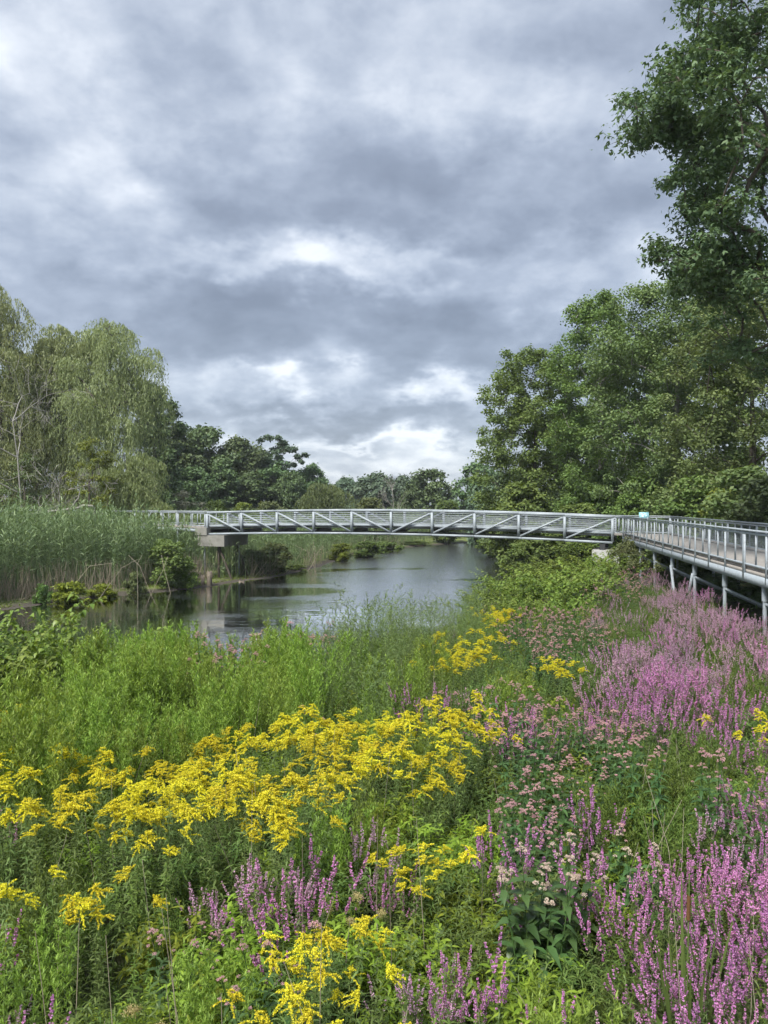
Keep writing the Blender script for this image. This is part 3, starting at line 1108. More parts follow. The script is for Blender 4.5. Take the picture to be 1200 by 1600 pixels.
# --- left side
d = 78
broad_tree('ivy_clad_tree', 'dark green leafy tree standing behind the leftmost willow', px2(22, d), d, zpx(535, d), 3.9, .06, 110, 15000, .30, .22, L_dark, seed=21, flat=.72, zb=.6)
d = 72
willow('willow_tree', 'tallest weeping willow, cut by the left edge of the picture', px2(0, d), d, zpx(440, d), 6.5, 100, L_willow, 31, strands=4900, dome_r=(.7, 1.9))
willow('willow_tree', 'big weeping willow with a bare dark limb near its top, behind the reeds', px2(172, 73), 73, zpx(489, 73), 5.0, 90, L_willow, 32, strands=4400, dome_r=(.6, 1.6))
willow('willow_tree', 'pale weeping willow between the tallest willow and the bare limbed one', px2(100, 75), 75, zpx(500, 75), 4.6, 70, L_willow, 33, strands=4200, dome_r=(.6, 1.6))
willow('willow_tree', 'low rounded weeping willow in front of the big willows', px2(212, 66), 66, zpx(688, 66), 2.7, 22, L_willow_y, 34, strands=2000, dome_r=(.7, 1.3), trunk_r=.2, low=.03)
d = 60
bare_tree('dead_tree', 'bare pale grey dead tree in front of the willows at the left', px2(38, d), d, .4, zpx(640, d) * .9, 45, M_dead, .09, .62, 4)
bare_tree('dead_branch_tree', 'bare twiggy dead sapling leaning right beside the pale dead tree', px2(50, 61), 61, 2.2, 5.0, 49, M_dead, .07, .5, 3, lean=.8)
d = 62
broad_tree('young_tree', 'small yellow-green tree in front of the willows', px2(140, d), d, zpx(682, d), 2.5, .28, 40, 5200, .22, .09, L_yellowgreen, seed=42, trunk_r=.13)
broad_tree('young_tree', 'small olive green tree behind the dead tree at the left', px2(38, 64), 64, zpx(705, 64), 2.6, .2, 36, 4200, .22, .09, L_olive, seed=43, trunk_r=.12)
lg = empty('fallen_log', (px2(115, 58), 58, 4.4))
tag(lg, 'pale crooked fallen branch lying over the reeds below the willows', 'log')
g = Geo()
polytube(g, [(-2.0, 0, .25), (-1.0, .1, .35), (-.2, 0, .45), (.4, 0, .55), (.7, .05, .72), (1.3, 0, .68), (1.5, 0, .62), (1.58, 0, .2), (1.6, 0, -4.2)], .10, .09, 7)
polytube(g, [(-.2, 0, .45), (.1, .1, 1.0), (.35, .1, 1.3), (.45, .1, 1.9)], .07, .03, 6)
polytube(g, [(-2.0, 0, .25), (-3.2, .2, .1), (-4.0, .2, -.4)], .10, .04, 6)
obj('branch', g.mesh('branch', M_dead, True), lg)

# --- the wood behind the marsh
woods = 'trees of the wood behind the marsh'
T1 = broad_tree('wood_tree', 'tall dark tree just right of the bare limbed willow', px2(242, 86), 86, zpx(598, 86), 3.7, .06, 120, 17000, .34, .26, L_dark, seed=51, flat=.72, group=woods)
T2 = broad_tree('wood_tree', 'broad rounded dark tree right of the tall tree by the willows', px2(318, 104), 104, zpx(666, 104), 6.3, .02, 150, 20000, .42, .34, L_dark, seed=52, flat=.72, group=woods)
T3 = broad_tree('wood_tree', 'dark tree with pointed crown in the middle of the left wood', px2(272, 98), 98, zpx(670, 98), 4.3, .02, 120, 16000, .38, .3, L_dark, seed=53, flat=.72, group=woods)
tree_copy(T2, px2(372, 106), 106, 2.1, (.72, .8, .92), 'dark tree left of the gappy umbrella-crowned tree', woods)
tree_copy(T3, px2(345, 100), 100, 1.0, (.9, .9, .72), 'low dark tree in front of the broad rounded tree', woods)
tree_copy(T2, px2(300, 96), 96, 4.0, (.6, .6, .62), 'lowest dark tree at the edge of the left wood, behind the grey shrub', woods)
tree_copy(T3, px2(420, 108), 108, 3.0, (1.1, 1.0, .80), 'dark tree crown at the foot of the umbrella-crowned tree', woods)
tree_copy(T3, px2(395, 102), 102, .4, (.9, .9, .62), 'low dark tree beneath the left side of the umbrella-crowned tree', woods)
tree_copy(T2, px2(488, 112), 112, 5.0, (.50, .5, .70), 'rounded dark tree right of the umbrella-crowned tree', woods)
tree_copy(T2, px2(455, 104), 104, .9, (.5, .5, .60), 'dark low tree between the umbrella-crowned tree and the olive willow', woods)
d = 110
UM = broad_tree('umbrella_tree', 'tall gappy tree with umbrella-like tufts rising above the left wood', px2(436, d), d, zpx(677, d), 3.9, .45, 44, 7000, .34, .24, L_far, seed=58, rcf=(.10, .19), trunk_r=.22, flat=.75, shape=([0, .3, .6, .85, 1], [.6, 1.0, .95, .8, .5]))
tree_copy(UM, px2(404, 108), 108, 2.4, (.55, .55, .84), 'slim gappy tree left of the tall umbrella-crowned tree')
d = 96
willow('olive_willow', 'low olive green willow bush in the middle distance behind the bridge', px2(512, d), d, zpx(751, d), 3.4, 26, L_olive, 61, strands=1500, dome_r=(.8, 1.5), trunk_r=.2, low=.02, leafW=.09)
T5 = broad_tree('far_tree', 'broad far tree in the gap right of the olive willow', px2(590, 150), 150, zpx(741, 150), 6.5, .02, 110, 9000, .55, .45, L_far, seed=63, flat=.72, group='far trees beyond the river bend')
tree_copy(T5, px2(545, 158), 158, 1.2, (.8, .8, .92), 'far tree peeping over the right shoulder of the olive willow', 'far trees beyond the river bend')
tree_copy(T5, px2(632, 155), 155, 2.2, (.7, .7, .96), 'far tree left of the pale dead snag', 'far trees beyond the river bend')
T6 = broad_tree('far_tree', 'rounded dark green tree right of the pale dead snag', px2(668, 122), 122, zpx(730, 122), 4.6, .02, 110, 10000, .42, .34, L_dark, seed=64, flat=.72, group='far trees beyond the river bend')
tree_copy(T6, px2(700, 112), 112, 1.7, (.45, .45, .52), 'small dark tree beneath the sky gap over the bridge', 'far trees beyond the river bend')
tree_copy(T6, px2(638, 118), 118, .7, (.55, .55, .66), 'dark bushy tree just behind the pale dead snag', 'far trees beyond the river bend')
bare_tree('dead_snag', 'pale bare dead snag among the far trees above the bridge', px2(617, 104), 104, gz(px2(617, 104), 104), 5.6, 65, M_dead, .08, .38, 3)
tree_copy(T6, px2(752, 112), 112, 3.1, (.95, .95, 1.07), 'dark tree at the right of the sky gap', 'far trees beyond the river bend')
tree_copy(T5, px2(772, 96), 96, 4.4, (.62, .62, 1.02), 'green tree left of the big maple beyond the river', 'far trees beyond the river bend')
tree_copy(T6, px2(800, 86), 86, 5.4, (.7, .7, .9), 'green tree overhanging the water behind the bridge', 'far trees beyond the river bend')

# --- right side
broad_tree('maple_tree', 'leafy maple overhanging the river behind the bridge', px2(835, 64), 64, zpx(540, 64), 4.9, .02, 330, 66000, .19, .15, L_maple, seed=71, shape=([0, .15, .5, .8, 1], [.62, .95, 1.0, .92, .55]), trunk_r=.3, rcf=(.13, .24), flat=.62)
broad_tree('maple_tree', 'tallest maple with thin sunlit top and leaning pale trunk', px2(945, 60), 60, zpx(448, 60), 5.4, .06, 300, 52000, .18, .14, L_maple, M_bark_pale, seed=72, shape=([0, .15, .5, .8, 1], [.7, 1.0, .95, .7, .32]), trunk_r=.34, lean=(-.05, 0), out=.45, rcf=(.11, .22), flat=.62)
broad_tree('silver_maple_tree', 'silvery leaved maple behind the boardwalk, right of the tallest maple', px2(1055, 54), 54, zpx(425, 54), 6.2, .04, 330, 68000, .18, .14, L_silver, M_bark_pale, seed=73, shape=([0, .15, .5, .8, 1], [.62, .95, 1.0, .92, .55]), trunk_r=.36, rcf=(.12, .22), flat=.6)
broad_tree('silver_maple_tree', 'leafy maple filling the right edge behind the boardwalk', px2(1175, 48), 48, zpx(435, 48), 6.0, .04, 330, 66000, .17, .135, L_silver, seed=74, shape=([0, .15, .5, .8, 1], [.62, .95, 1.0, .92, .55]), trunk_r=.36, rcf=(.12, .22), flat=.6)
broad_tree('maple_tree', 'dark maple between the tallest maple and the silvery one, set further back', px2(1000, 70), 70, zpx(520, 70), 6.0, .02, 130, 20000, .32, .25, L_maple, seed=75, trunk_r=.3)
broad_tree('maple_tree', 'dark maple at the far right behind the others', px2(1120, 66), 66, zpx(500, 66), 6.5, .02, 130, 20000, .32, .25, L_maple, seed=76, trunk_r=.3)
broad_tree('maple_tree', 'lower dark maple at the back between river maple and woods', px2(900, 78), 78, zpx(620, 78), 6.0, .02, 120, 16000, .34, .27, L_maple, seed=78, trunk_r=.3)
d = 25
broad_tree('oak_tree', 'tall dark oak reaching in from the upper right edge', 15.9, d, 28.0, 9.0, .31, 460, 88000, .17, .085, L_oak, seed=79, kind='lobed', drop=.45, extra=((px2(1075, 23.5), 23.5, zpx(210, 23.5), 1.9, 2.6, 2.1, 34), (px2(1095, 24), 24, zpx(370, 24), 1.7, 2.2, 1.9, 30), (px2(1030, 23), 23, zpx(185, 23), 1.0, 1.5, .9, 12), (px2(1130, 24), 24, zpx(60, 24), 1.6, 2.0, 1.6, 20), (px2(1120, 25), 25, zpx(425, 25), 2.0, 2.0, 1.2, 26)), rcf=(.07, .13), trunk_r=.45, out=.40, shape=([0, .2, .42, .7, 1], [.74, .95, 1.0, .72, .3]), flat=.6)

# --- shrubs
SH = {}


def shrub(name, px, dd, py, wid, mat, label, group=None, xy=None, ztop=None):
    """a bush that reaches from the ground to the height seen, wid metres in radius"""
    x, y = xy if xy else (px2(px, dd), dd)
    z = max(gz(x, y), 0) - .05
    h = max((ztop if ztop is not None else zpx(py, dd)) - z, .5)
    key = 0 if h < 1.5 else (1 if h < 3.4 else 2)
    hp, rp = ((1.0, .8), (2.6, 1.3), (5.2, 2.0))[key]
    if key not in SH:
        r_ = np.random.default_rng(600 + key)
        nc, nl, L_, W_ = ((34, 3600, .11, .065), (60, 7000, .15, .09), (90, 12000, .20, .14))[key]
        C = crown_centers(r_, hp * .95, rp * .85, hp * .05, nc, .75, .5, .25)
        gt = skeleton(r_, hp, hp * .5, C, .006, .02 + .012 * hp)
        gl_ = clump_leaves(Geo(), r_, C, rp * r_.uniform(.18, .34, nc), nl // nc, L_, W_, flat=.8)
        SH[key] = (gt.mesh('stems', M_bark), gl_.mesh('crown', L_bush))
    e = empty(name, (x, y, z), float(x * 3.1 + y), (wid / rp, wid / rp, h / hp))
    tag(e, label, 'shrub', group)
    obj('stems', SH[key][0], e)
    c = obj('crown', SH[key][1], e)
    c.material_slots[0].link = 'OBJECT'
    c.material_slots[0].material = mat
    return e


und = 'shrubs under the trees on the right bank'
for (px, dd, py, wd, mt, lb) in (
        (985, 50, 768, 1.6, L_bush, 'bright leafy shrub behind the bridge end and sign'), (850, 52, 836, 2.0, L_maple, 'dark leafy shrub overhanging the water under the right half of the bridge'),
        (905, 55, 785, 2.6, L_maple, 'leafy shrub below the leaning pale trunk'), (815, 60, 750, 2.8, L_maple, 'leafy shrub beneath the river maple'), (905, 50, 846, 1.6, L_bush, 'leafy shrub left of the pale concrete abutment'),
        (1090, 46, 740, 2.6, L_maple, 'leafy shrub behind the middle of the boardwalk'), (1045, 48, 760, 2.4, L_silver, 'leafy shrub at the foot of the silvery maple'), (1010, 54, 735, 2.6, L_maple, 'tall shrub behind the sign'),
        (1165, 40, 725, 2.6, L_silver, 'tall shrub at the right edge behind the boardwalk railing'), (940, 58, 730, 2.8, L_maple, 'tall shrub between abutment and river maple'), (1130, 43, 762, 1.9, L_yellowgreen, 'yellow-green shrub behind the far railing'),
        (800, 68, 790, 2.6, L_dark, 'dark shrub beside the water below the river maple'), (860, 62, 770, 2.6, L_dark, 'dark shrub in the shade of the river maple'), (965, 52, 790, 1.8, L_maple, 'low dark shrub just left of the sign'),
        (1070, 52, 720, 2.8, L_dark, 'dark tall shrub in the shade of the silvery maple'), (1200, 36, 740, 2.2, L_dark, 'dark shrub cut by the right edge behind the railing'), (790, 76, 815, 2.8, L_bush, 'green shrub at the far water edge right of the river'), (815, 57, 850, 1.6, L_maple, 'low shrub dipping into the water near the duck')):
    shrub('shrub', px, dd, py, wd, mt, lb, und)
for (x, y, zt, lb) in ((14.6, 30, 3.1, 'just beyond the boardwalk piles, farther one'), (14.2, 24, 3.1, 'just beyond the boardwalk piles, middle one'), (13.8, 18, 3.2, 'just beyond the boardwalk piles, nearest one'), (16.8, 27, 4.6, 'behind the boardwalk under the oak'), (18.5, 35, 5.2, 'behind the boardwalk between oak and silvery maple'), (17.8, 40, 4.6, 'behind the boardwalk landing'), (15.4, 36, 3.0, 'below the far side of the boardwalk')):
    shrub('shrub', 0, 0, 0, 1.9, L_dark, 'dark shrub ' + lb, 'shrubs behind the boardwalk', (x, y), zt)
bank = 'low shrubs along the reed bank'
for (px, dd, py, wd, mt, lb) in (
        (110, 41.2, 909, 1.15, L_jewel, 'bright green shrub at the mud edge left of the algae strip'), (66, 40.6, 912, .55, L_vine, 'broad-leaved green shrub at the left end of the mud edge'), (160, 43.2, 912, .9, L_jewel, 'green shrub right of the bright one on the mud edge'),
        (210, 44.8, 893, .7, L_olive, 'olive shrub among the dead stalks on the reed bank'), (262, 47.6, 842, 1.7, L_maple, 'vine covered bush in the reeds left of the pier'), (290, 47.8, 872, .9, L_mid, 'leafy bush below the vine covered bush'),
        (395, 56.4, 858, 1.5, L_olive, 'olive bush right of the pier legs'), (428, 57.6, 846, 1.5, L_olive, 'tall bush under the bridge, right of the pier'), (463, 60.5, 882, 1.0, L_bush, 'small bush at the water under the bridge, near tan stalks'),
        (535, 71, 848, 1.4, L_yellowgreen, 'yellow-green bush on the far bank under the bridge'), (575, 76, 845, 1.8, L_bush, 'rounded green bush on the far bank under the middle of the bridge'),
        (605, 84, 846, 2.0, L_bush, 'low green bush at the far bend of the bank'), (650, 96, 846, 2.4, L_bush, 'last low bush at the far end of the water'), (335, 88, 780, 2.0, L_bush, 'green bush right of the grey shrub'), (420, 92, 782, 2.6, L_olive, 'light green bush at the foot of the umbrella-crowned tree'),
        (578, 95, 776, 3.0, L_olive, 'olive bush right of the olive willow'), (700, 100, 780, 2.4, L_bush, 'low bush at the right end of the reed field'), (380, 90, 784, 2.0, L_yellowgreen, 'yellow-green bush behind the reed field')):
    shrub('bank_shrub', px, dd, py, wd, mt, lb, bank)
broad_tree('grey_shrub', 'grey twiggy shrub behind the reeds left of the bridge', px2(290, 76), 76, zpx(766, 76), 2.6, .05, 40, 3400, .22, .10, L_greyshrub, M_dead, seed=85, cat='shrub', trunk_r=.06)
# the far wood that closes the view
g = Geo()
r = np.random.default_rng(9)
nfw = 900
az = r.uniform(R(-62), R(62), nfw)
dist = r.uniform(175, 235, nfw)
zt = 1.5 + r.uniform(0, 1, nfw) ** .7 * (7.0 + 2.5 * np.sin(az * 17) + 1.5 * np.sin(az * 41))
C = np.stack([np.sin(az) * dist, np.cos(az) * dist, zt], 1)
clump_leaves(g, r, C, 2.6, 42, 1.0, .8)
tag(obj('distant_woods', g.mesh('distant_woods', L_far)), 'low line of distant woods closing the horizon', 'woods', kind='stuff')

# ------------------------------------------------------------------ reeds
def reed_bed(name, label, pts, hts, mat, nleaf, leafL, leafW, seed, stem_w=.016, tophalf=.35):
    r = np.random.default_rng(seed)
    n = len(pts)
    g = Geo()
    z = ground(pts[:, 0], pts[:, 1])
    B = np.stack([pts[:, 0], pts[:, 1], z], 1)
    lean = r.normal(0, .07, (n, 3)) * np.array([1, 1, 0])
    T = B + (np.array([0, 0, 1.0]) + lean) * hts[:, None]
    yaw = r.uniform(0, 6.28, n)
    tubes(g, B, T, stem_w, stem_w * .4, 3)
    tt = tophalf + (1 - tophalf) * (np.arange(nleaf)[None] + r.uniform(0, 1, (n, nleaf))) / nleaf
    P = B[:, None] + (T - B)[:, None] * tt[:, :, None]
    az = yaw[:, None] + np.arange(nleaf)[None] * np.pi + r.normal(0, .5, (n, nleaf))
    el = R(46) + R(30) * (tt - .5) + r.normal(0, .18, (n, nleaf))
    D = np.stack([np.cos(az) * np.cos(el), np.sin(az) * np.cos(el), np.sin(el)], -1).reshape(-1, 3)
    N = unit(np.array([0, 0, 1.0]) + r.normal(0, .35, D.shape))
    s = r.uniform(.7, 1.2, len(D))
    leaves6(g, P.reshape(-1, 3), D, N, leafL * s, leafW * s, .45, (.6, 1.0, .7))
    return tag(obj(name, g.mesh(name, mat)), label, 'reeds', kind='stuff')


def scatter(r, n, x0, x1, y0, y1, f):
    X, Y = r.uniform(x0, x1, n), r.uniform(y0, y1, n)
    m = f(X, Y)
    return np.stack([X[m], Y[m]], 1)


def left_land(X, Y):
    return (~in_river(X, Y)) & (seg_dist(X, Y, LB) < seg_dist(X, Y, RB))


def bridge_side(X, Y):   # >0 beyond the bridge axis
    return (X - B0[0]) * BN[0] + (Y - B0[1]) * BN[1]


r = np.random.default_rng(17)


def front(X, Y):
    dl = seg_dist(X, Y, LB)
    return left_land(X, Y) & (dl > 2.0 + .5 * np.sin(X * 1.3)) & (dl < 8.0) & (bridge_side(X, Y) < -.6) & (Y > 30)


pts = scatter(r, 11500, -36, -6, 30, 58, front)
dl = seg_dist(pts[:, 0], pts[:, 1], LB)
ht = r.normal(4.3, .48, len(pts)) * np.clip(.74 + .07 * dl, 0, 1.0)
ht *= np.where(bridge_side(pts[:, 0], pts[:, 1]) > -4.5, .80, 1.0) * (1 + .05 * np.sin(pts[:, 0] * 1.7 + 1) + .05 * np.sin(pts[:, 1] * 2.3))
reed_bed('reed_bed', 'tall grey-green reeds crowding the left bank in front of the willows', pts, ht, L_reed, 14, .56, .050, 3, tophalf=.32)


def mid_(X, Y):
    dl = seg_dist(X, Y, LB)
    ap = seg_dist(X, Y, np.array([(a + b_) / 2 for a, b_ in zip(AP, APO)]))
    return left_land(X, Y) & (dl >= 8.0) & (Y < 64) & (Y > 38) & (ap > 1.7) & (X < -13)


pts = scatter(r, 3600, -50, -12, 38, 64, mid_)
reed_bed('reed_bed', 'reeds further back around the left boardwalk approach', pts, r.normal(4.25, .25, len(pts)), L_reed, 9, .5, .055, 4, tophalf=.5)


def under(X, Y):
    dl = seg_dist(X, Y, LB)
    bs = bridge_side(X, Y)
    return left_land(X, Y) & (dl > .7) & (dl < 5) & (bs > -.6) & (Y < 100) & (X > -13)


pts = scatter(r, 6500, -14, 12, 50, 100, under)
bs = bridge_side(pts[:, 0], pts[:, 1])
ht = r.normal(2.5, .3, len(pts)) + np.clip((bs - 3) / 6, 0, 1) * .9
reed_bed('reed_bed', 'shorter darker reeds on the bank under and beyond the bridge', pts, ht, L_reed, 10, .5, .045, 6, tophalf=.15)


def field(X, Y):
    dl = seg_dist(X, Y, LB)
    return left_land(X, Y) & (dl >= 4.5) & (bridge_side(X, Y) > 4)


pts = scatter(r, 10500, -34, 34, 55, 124, field)
reed_bed('reed_field', 'pale green reed field seen through and behind the bridge', pts, r.normal(3.75, .28, len(pts)), L_reed_far, 6, .65, .09, 8, .02, .55)

# dead stalks at the foot of the reeds
g = Geo()
pts = scatter(r, 16000, -30, -8, 30, 56, lambda X, Y: left_land(X, Y) & (seg_dist(X, Y, LB) > 1.3 + .4 * np.sin(X * 2.1)) & (seg_dist(X, Y, LB) < 3.0) & (bridge_side(X, Y) < -.2))
n = len(pts)
B = np.stack([pts[:, 0], pts[:, 1], ground(pts[:, 0], pts[:, 1])], 1)
T = B + np.stack([r.normal(0, .30, n), r.normal(-.1, .28, n), r.uniform(.5, 1.9, n)], 1)
fl = r.random(n) < .10
T[fl] = B[fl] + np.stack([r.normal(0, 1.0, fl.sum()), r.normal(-.3, .5, fl.sum()), r.uniform(.15, 1.0, fl.sum())], 1)
tubes(g, B, T, .012, .008, 3)
tag(obj('dead_reed_stalks', g.mesh('dead_reed_stalks', M_tan)), 'tan dead stalks at the foot of the reeds on the left bank', 'dead reeds', kind='stuff')
g = Geo()
pts = scatter(r, 3600, -11, 6, 54, 92, lambda X, Y: left_land(X, Y) & (seg_dist(X, Y, LB) > .2) & (seg_dist(X, Y, LB) < 1.6) & (np.sin(Y * .7) + .6 * np.sin(Y * 1.9) > -.1))
n = len(pts)
B = np.stack([pts[:, 0], pts[:, 1], ground(pts[:, 0], pts[:, 1])], 1)
T = B + np.stack([r.normal(.3, .4, n), r.normal(-.3, .4, n), r.uniform(.5, 1.9, n)], 1)
tubes(g, B, T, .016, .01, 3)
tag(obj('dead_reed_stalks', g.mesh('dead_reed_stalks', M_tan)), 'tan dead stalks along the bank beyond the bridge', 'dead reeds', kind='stuff')
# single long bent stalks
BENT = [((215, 918), (214, 882), (222, 868)), ((268, 920), (255, 885), (252, 868)), ((232, 915), (255, 890), (262, 870)), ((238, 917), (218, 885), (200, 868)), ((5, 935), (55, 918), (95, 900)), ((100, 905), (140, 885), (175, 881)), ((150, 905), (190, 888), (215, 875)),
        ((493, 885), (491, 860), (489, 845)), ((497, 883), (480, 862), (455, 850)), ((480, 885), (495, 868), (515, 862)), ((45, 935), (44, 905), (50, 870)), ((68, 930), (66, 900), (60, 880))]
BL = ['upright pair by the olive bank shrub', 'leaning left beside the vine bush', 'crossing to the right below the vine bush', 'leaning left below the vine bush', 'long and low at the left edge of the bank', 'lying flat above the bright shrub', 'lying flat right of the bright shrub',
      'standing in the water beyond the bridge', 'leaning left beyond the bridge', 'leaning right beyond the bridge', 'upright at the left end of the mud', 'upright beside the bright shrub']
for pts3, lb in zip(BENT, BL):
    dd = 42.5 + max(0, (pts3[0][0] - 150) / 100 * 2.6) if pts3[0][0] < 400 else 60
    P = np.array([(px2(a, dd + i * .25), dd + i * .25, zpx(b_, dd)) for i, (a, b_) in enumerate(pts3)])
    P[0, 2] = min(P[0, 2], gz(P[0, 0], P[0, 1]) + .02)
    o0 = empty('bent_reed_stalk', tuple(P[0]))
    tag(o0, 'pale dead reed stalk ' + lb, 'stalk', 'bent dead stalks on the reed bank')
    g = Geo()
    polytube(g, P - P[0], .015, .009, 5)
    obj('stalk', g.mesh('stalk', M_tan), o0)
g = Geo()
pts = scatter(r, 60000, -30, -6, 28, 58, lambda X, Y: left_land(X, Y) & (seg_dist(X, Y, LB) > .35) & (seg_dist(X, Y, LB) < 2.6) & (np.sin(X * 1.1 + Y * .6) + np.sin(Y * 1.7 - X) > -.5))
n = len(pts)
P = np.stack([pts[:, 0], pts[:, 1], ground(pts[:, 0], pts[:, 1])], 1)
leaves6(g, P, azel(r.uniform(0, 6.28, n), r.normal(.8, .35, n)), rand_dirs(r, n), r.uniform(.06, .24, n), .03, .3, (.9, 1, .7))
tag(obj('bank_grass', g.mesh('bank_grass', L_yellowgreen)), 'low yellow-green growth on the mud in front of the reeds', 'grass', kind='stuff')
# old timber stumps by the pier
for k, (px, py0, py1, dd, rr) in enumerate(((327, 912, 893, 49.3, .17), (316, 912, 899, 49.2, .12), (377, 913, 908, 52.0, .2))):
    x = px2(px, dd)
    z0 = -.3
    e = empty('timber_stump', (x, dd, z0))
    tag(e, ['tall weathered stump at the waterline left of the pier', 'short dark stump beside the tall weathered stump', 'low driftwood block in the water by the pier legs'][k], 'stump')
    g = Geo()
    h_ = zpx(py1, dd) - z0
    an = np.linspace(0, 2 * np.pi, 9)[:-1]
    prof_ = rr * (1 + .18 * np.sin(an * 3 + k))
    V = []
    for z_, s_ in ((0, 1.1), (h_ * .5, 1.0), (h_, .92)):
        V += [(math.cos(a) * p_ * s_, math.sin(a) * p_ * s_, z_ + (.06 * math.sin(2 * a + k) if z_ == h_ else 0)) for a, p_ in zip(an, prof_)]
    V.append((0, 0, h_ - .03))
    Q = [(i + 8 * j, (i + 1) % 8 + 8 * j, (i + 1) % 8 + 8 * j + 8, i + 8 * j + 8) for j in range(2) for i in range(8)]
    Tt = [(16 + i, 16 + (i + 1) % 8, 24) for i in range(8)]
    g.add(V, Tt, Q)
    obj('stump_wood', g.mesh('stump_wood', M_stump), e)


# ducks
def duck(label, X, Y, rz, s=1.0):
    e = empty('duck', (X, Y, -.03), rz, s)
    tag(e, label, 'duck')
    st = [(-.30, .0, .13, .015), (-.24, .0, .10, .06), (-.12, .0, .07, .115), (.02, .0, .06, .125), (.13, .0, .075, .10), (.19, .0, .12, .062), (.20, .0, .19, .045), (.215, .0, .235, .055), (.245, .0, .26, .05), (.275, .0, .255, .02)]
    k = 10
    V, Q = [], []
    for i, (x, y, z, rad) in enumerate(st):
        for a in range(k):
            an = 2 * math.pi * a / k
            V.append((x, rad * math.cos(an), z + rad * .78 * math.sin(an)))
    for i in range(len(st) - 1):
        for a in range(k):
            Q.append((i * k + a, i * k + (a + 1) % k, (i + 1) * k + (a + 1) % k, (i + 1) * k + a))
    obj('body', Geo().add(V, None, Q).mesh('body', M_duck_body, True), e)
    g = Geo()
    beam_geo((.27, 0, .25), (.325, 0, .237), .028, .014, (0, 0, 1), g)
    obj('bill', g.mesh('bill', M_bill), e)
    for sd in (-1, 1):
        g = Geo()
        V = [(-.25, sd * .05, .155), (-.10, sd * .118, .10), (.06, sd * .118, .10), (.10, sd * .09, .13), (-.05, sd * .10, .155)]
        g.add(V, [(0, 1, 4), (1, 2, 4), (2, 3, 4)] if sd > 0 else [(0, 4, 1), (1, 4, 2), (2, 4, 3)])
        obj('wing', g.mesh('wing', M_duck_light), e)
    return e


dd = CAMZ * FPX / (880 - HORY)
duck('small pale duck swimming near the knotweed under the bridge', px2(786, dd), dd, R(200), 1.1)
dd = CAMZ * FPX / (995 - HORY)
duck('brown duck on the water behind the pink flower heads', px2(400, dd), dd, R(20), 1.0)

# ------------------------------------------------------------------ meadow plants (single stems first)
GA = 2.39996


def stem_curve(r, h, lean=.12, n=6):
    az = r.uniform(0, 6.28)
    l_ = r.uniform(.2, 1) * lean * h
    t_ = np.linspace(0, 1, n)
    return np.stack([np.cos(az) * l_ * t_ ** 2, np.sin(az) * l_ * t_ ** 2, h * t_], 1)


def on_curve(C, t_):
    i = np.linspace(0, 1, len(C))
    return np.stack([np.interp(t_, i, C[:, k]) for k in range(3)], 1)


def florets(g, r, P, size):
    n = len(P)
    D = rand_dirs(r, n)
    N = perp(D, r)
    diamonds(g, P - D * size / 2, D, N, size, size)
    return g


def goldenrod(r, h=1.45, bloom=1.0, fine=1.0):
    C = stem_curve(r, h, .16)
    gs, gf = Geo(), Geo()
    polytube(gs, C, .0045, .002, 3)
    n = int(52 * fine)
    tt = .16 + .76 * (np.arange(n) + r.uniform(0, .8, n)) / n
    az = np.arange(n) * GA + r.uniform(0, 6)
    el = r.normal(.45, .2, n)
    L_ = (.125 - .065 * tt) * r.uniform(.75, 1.2, n)
    leaves6(gs, on_curve(C, tt), azel(az, el), np.tile([0, 0, 1.0], (n, 1)) + r.normal(0, .15, (n, 3)), L_, L_ * .17, .55, (.3, 1, .65))
    if bloom > 0:
        nb = r.integers(12, 17)
        az0 = r.uniform(0, 6.28)
        P = []
        for i in range(nb):
            s = i / nb
            t0 = .925 + .072 * s
            base = on_curve(C, np.array([t0]))[0]
            l_ = (.105 * (1 - s) ** .7 + .035) * bloom * r.uniform(.7, 1.3)
            a = az0 + r.normal(0, 1.0)
            d_ = azel(np.array([a]), np.array([r.uniform(.25, .6)]))[0]
            m = max(6, int(l_ / .0024))
            u = np.linspace(.10, 1, m)
            cv = base + d_ * (l_ * u)[:, None] + np.array([0, 0, -1.0]) * (l_ * .42 * u ** 2.2)[:, None]
            P.append(cv + np.array([0, 0, .006]) + r.normal(0, .0046, (m, 3)) * np.array([1, 1, .8]))
            polytube(gs, np.stack([base, base + d_ * l_ * .5 - [0, 0, l_ * .09], base + d_ * l_ - [0, 0, l_ * .42]]), .0016, .0008, 3)
        florets(gf, r, np.concatenate(P), .0115)
    return gs, gf


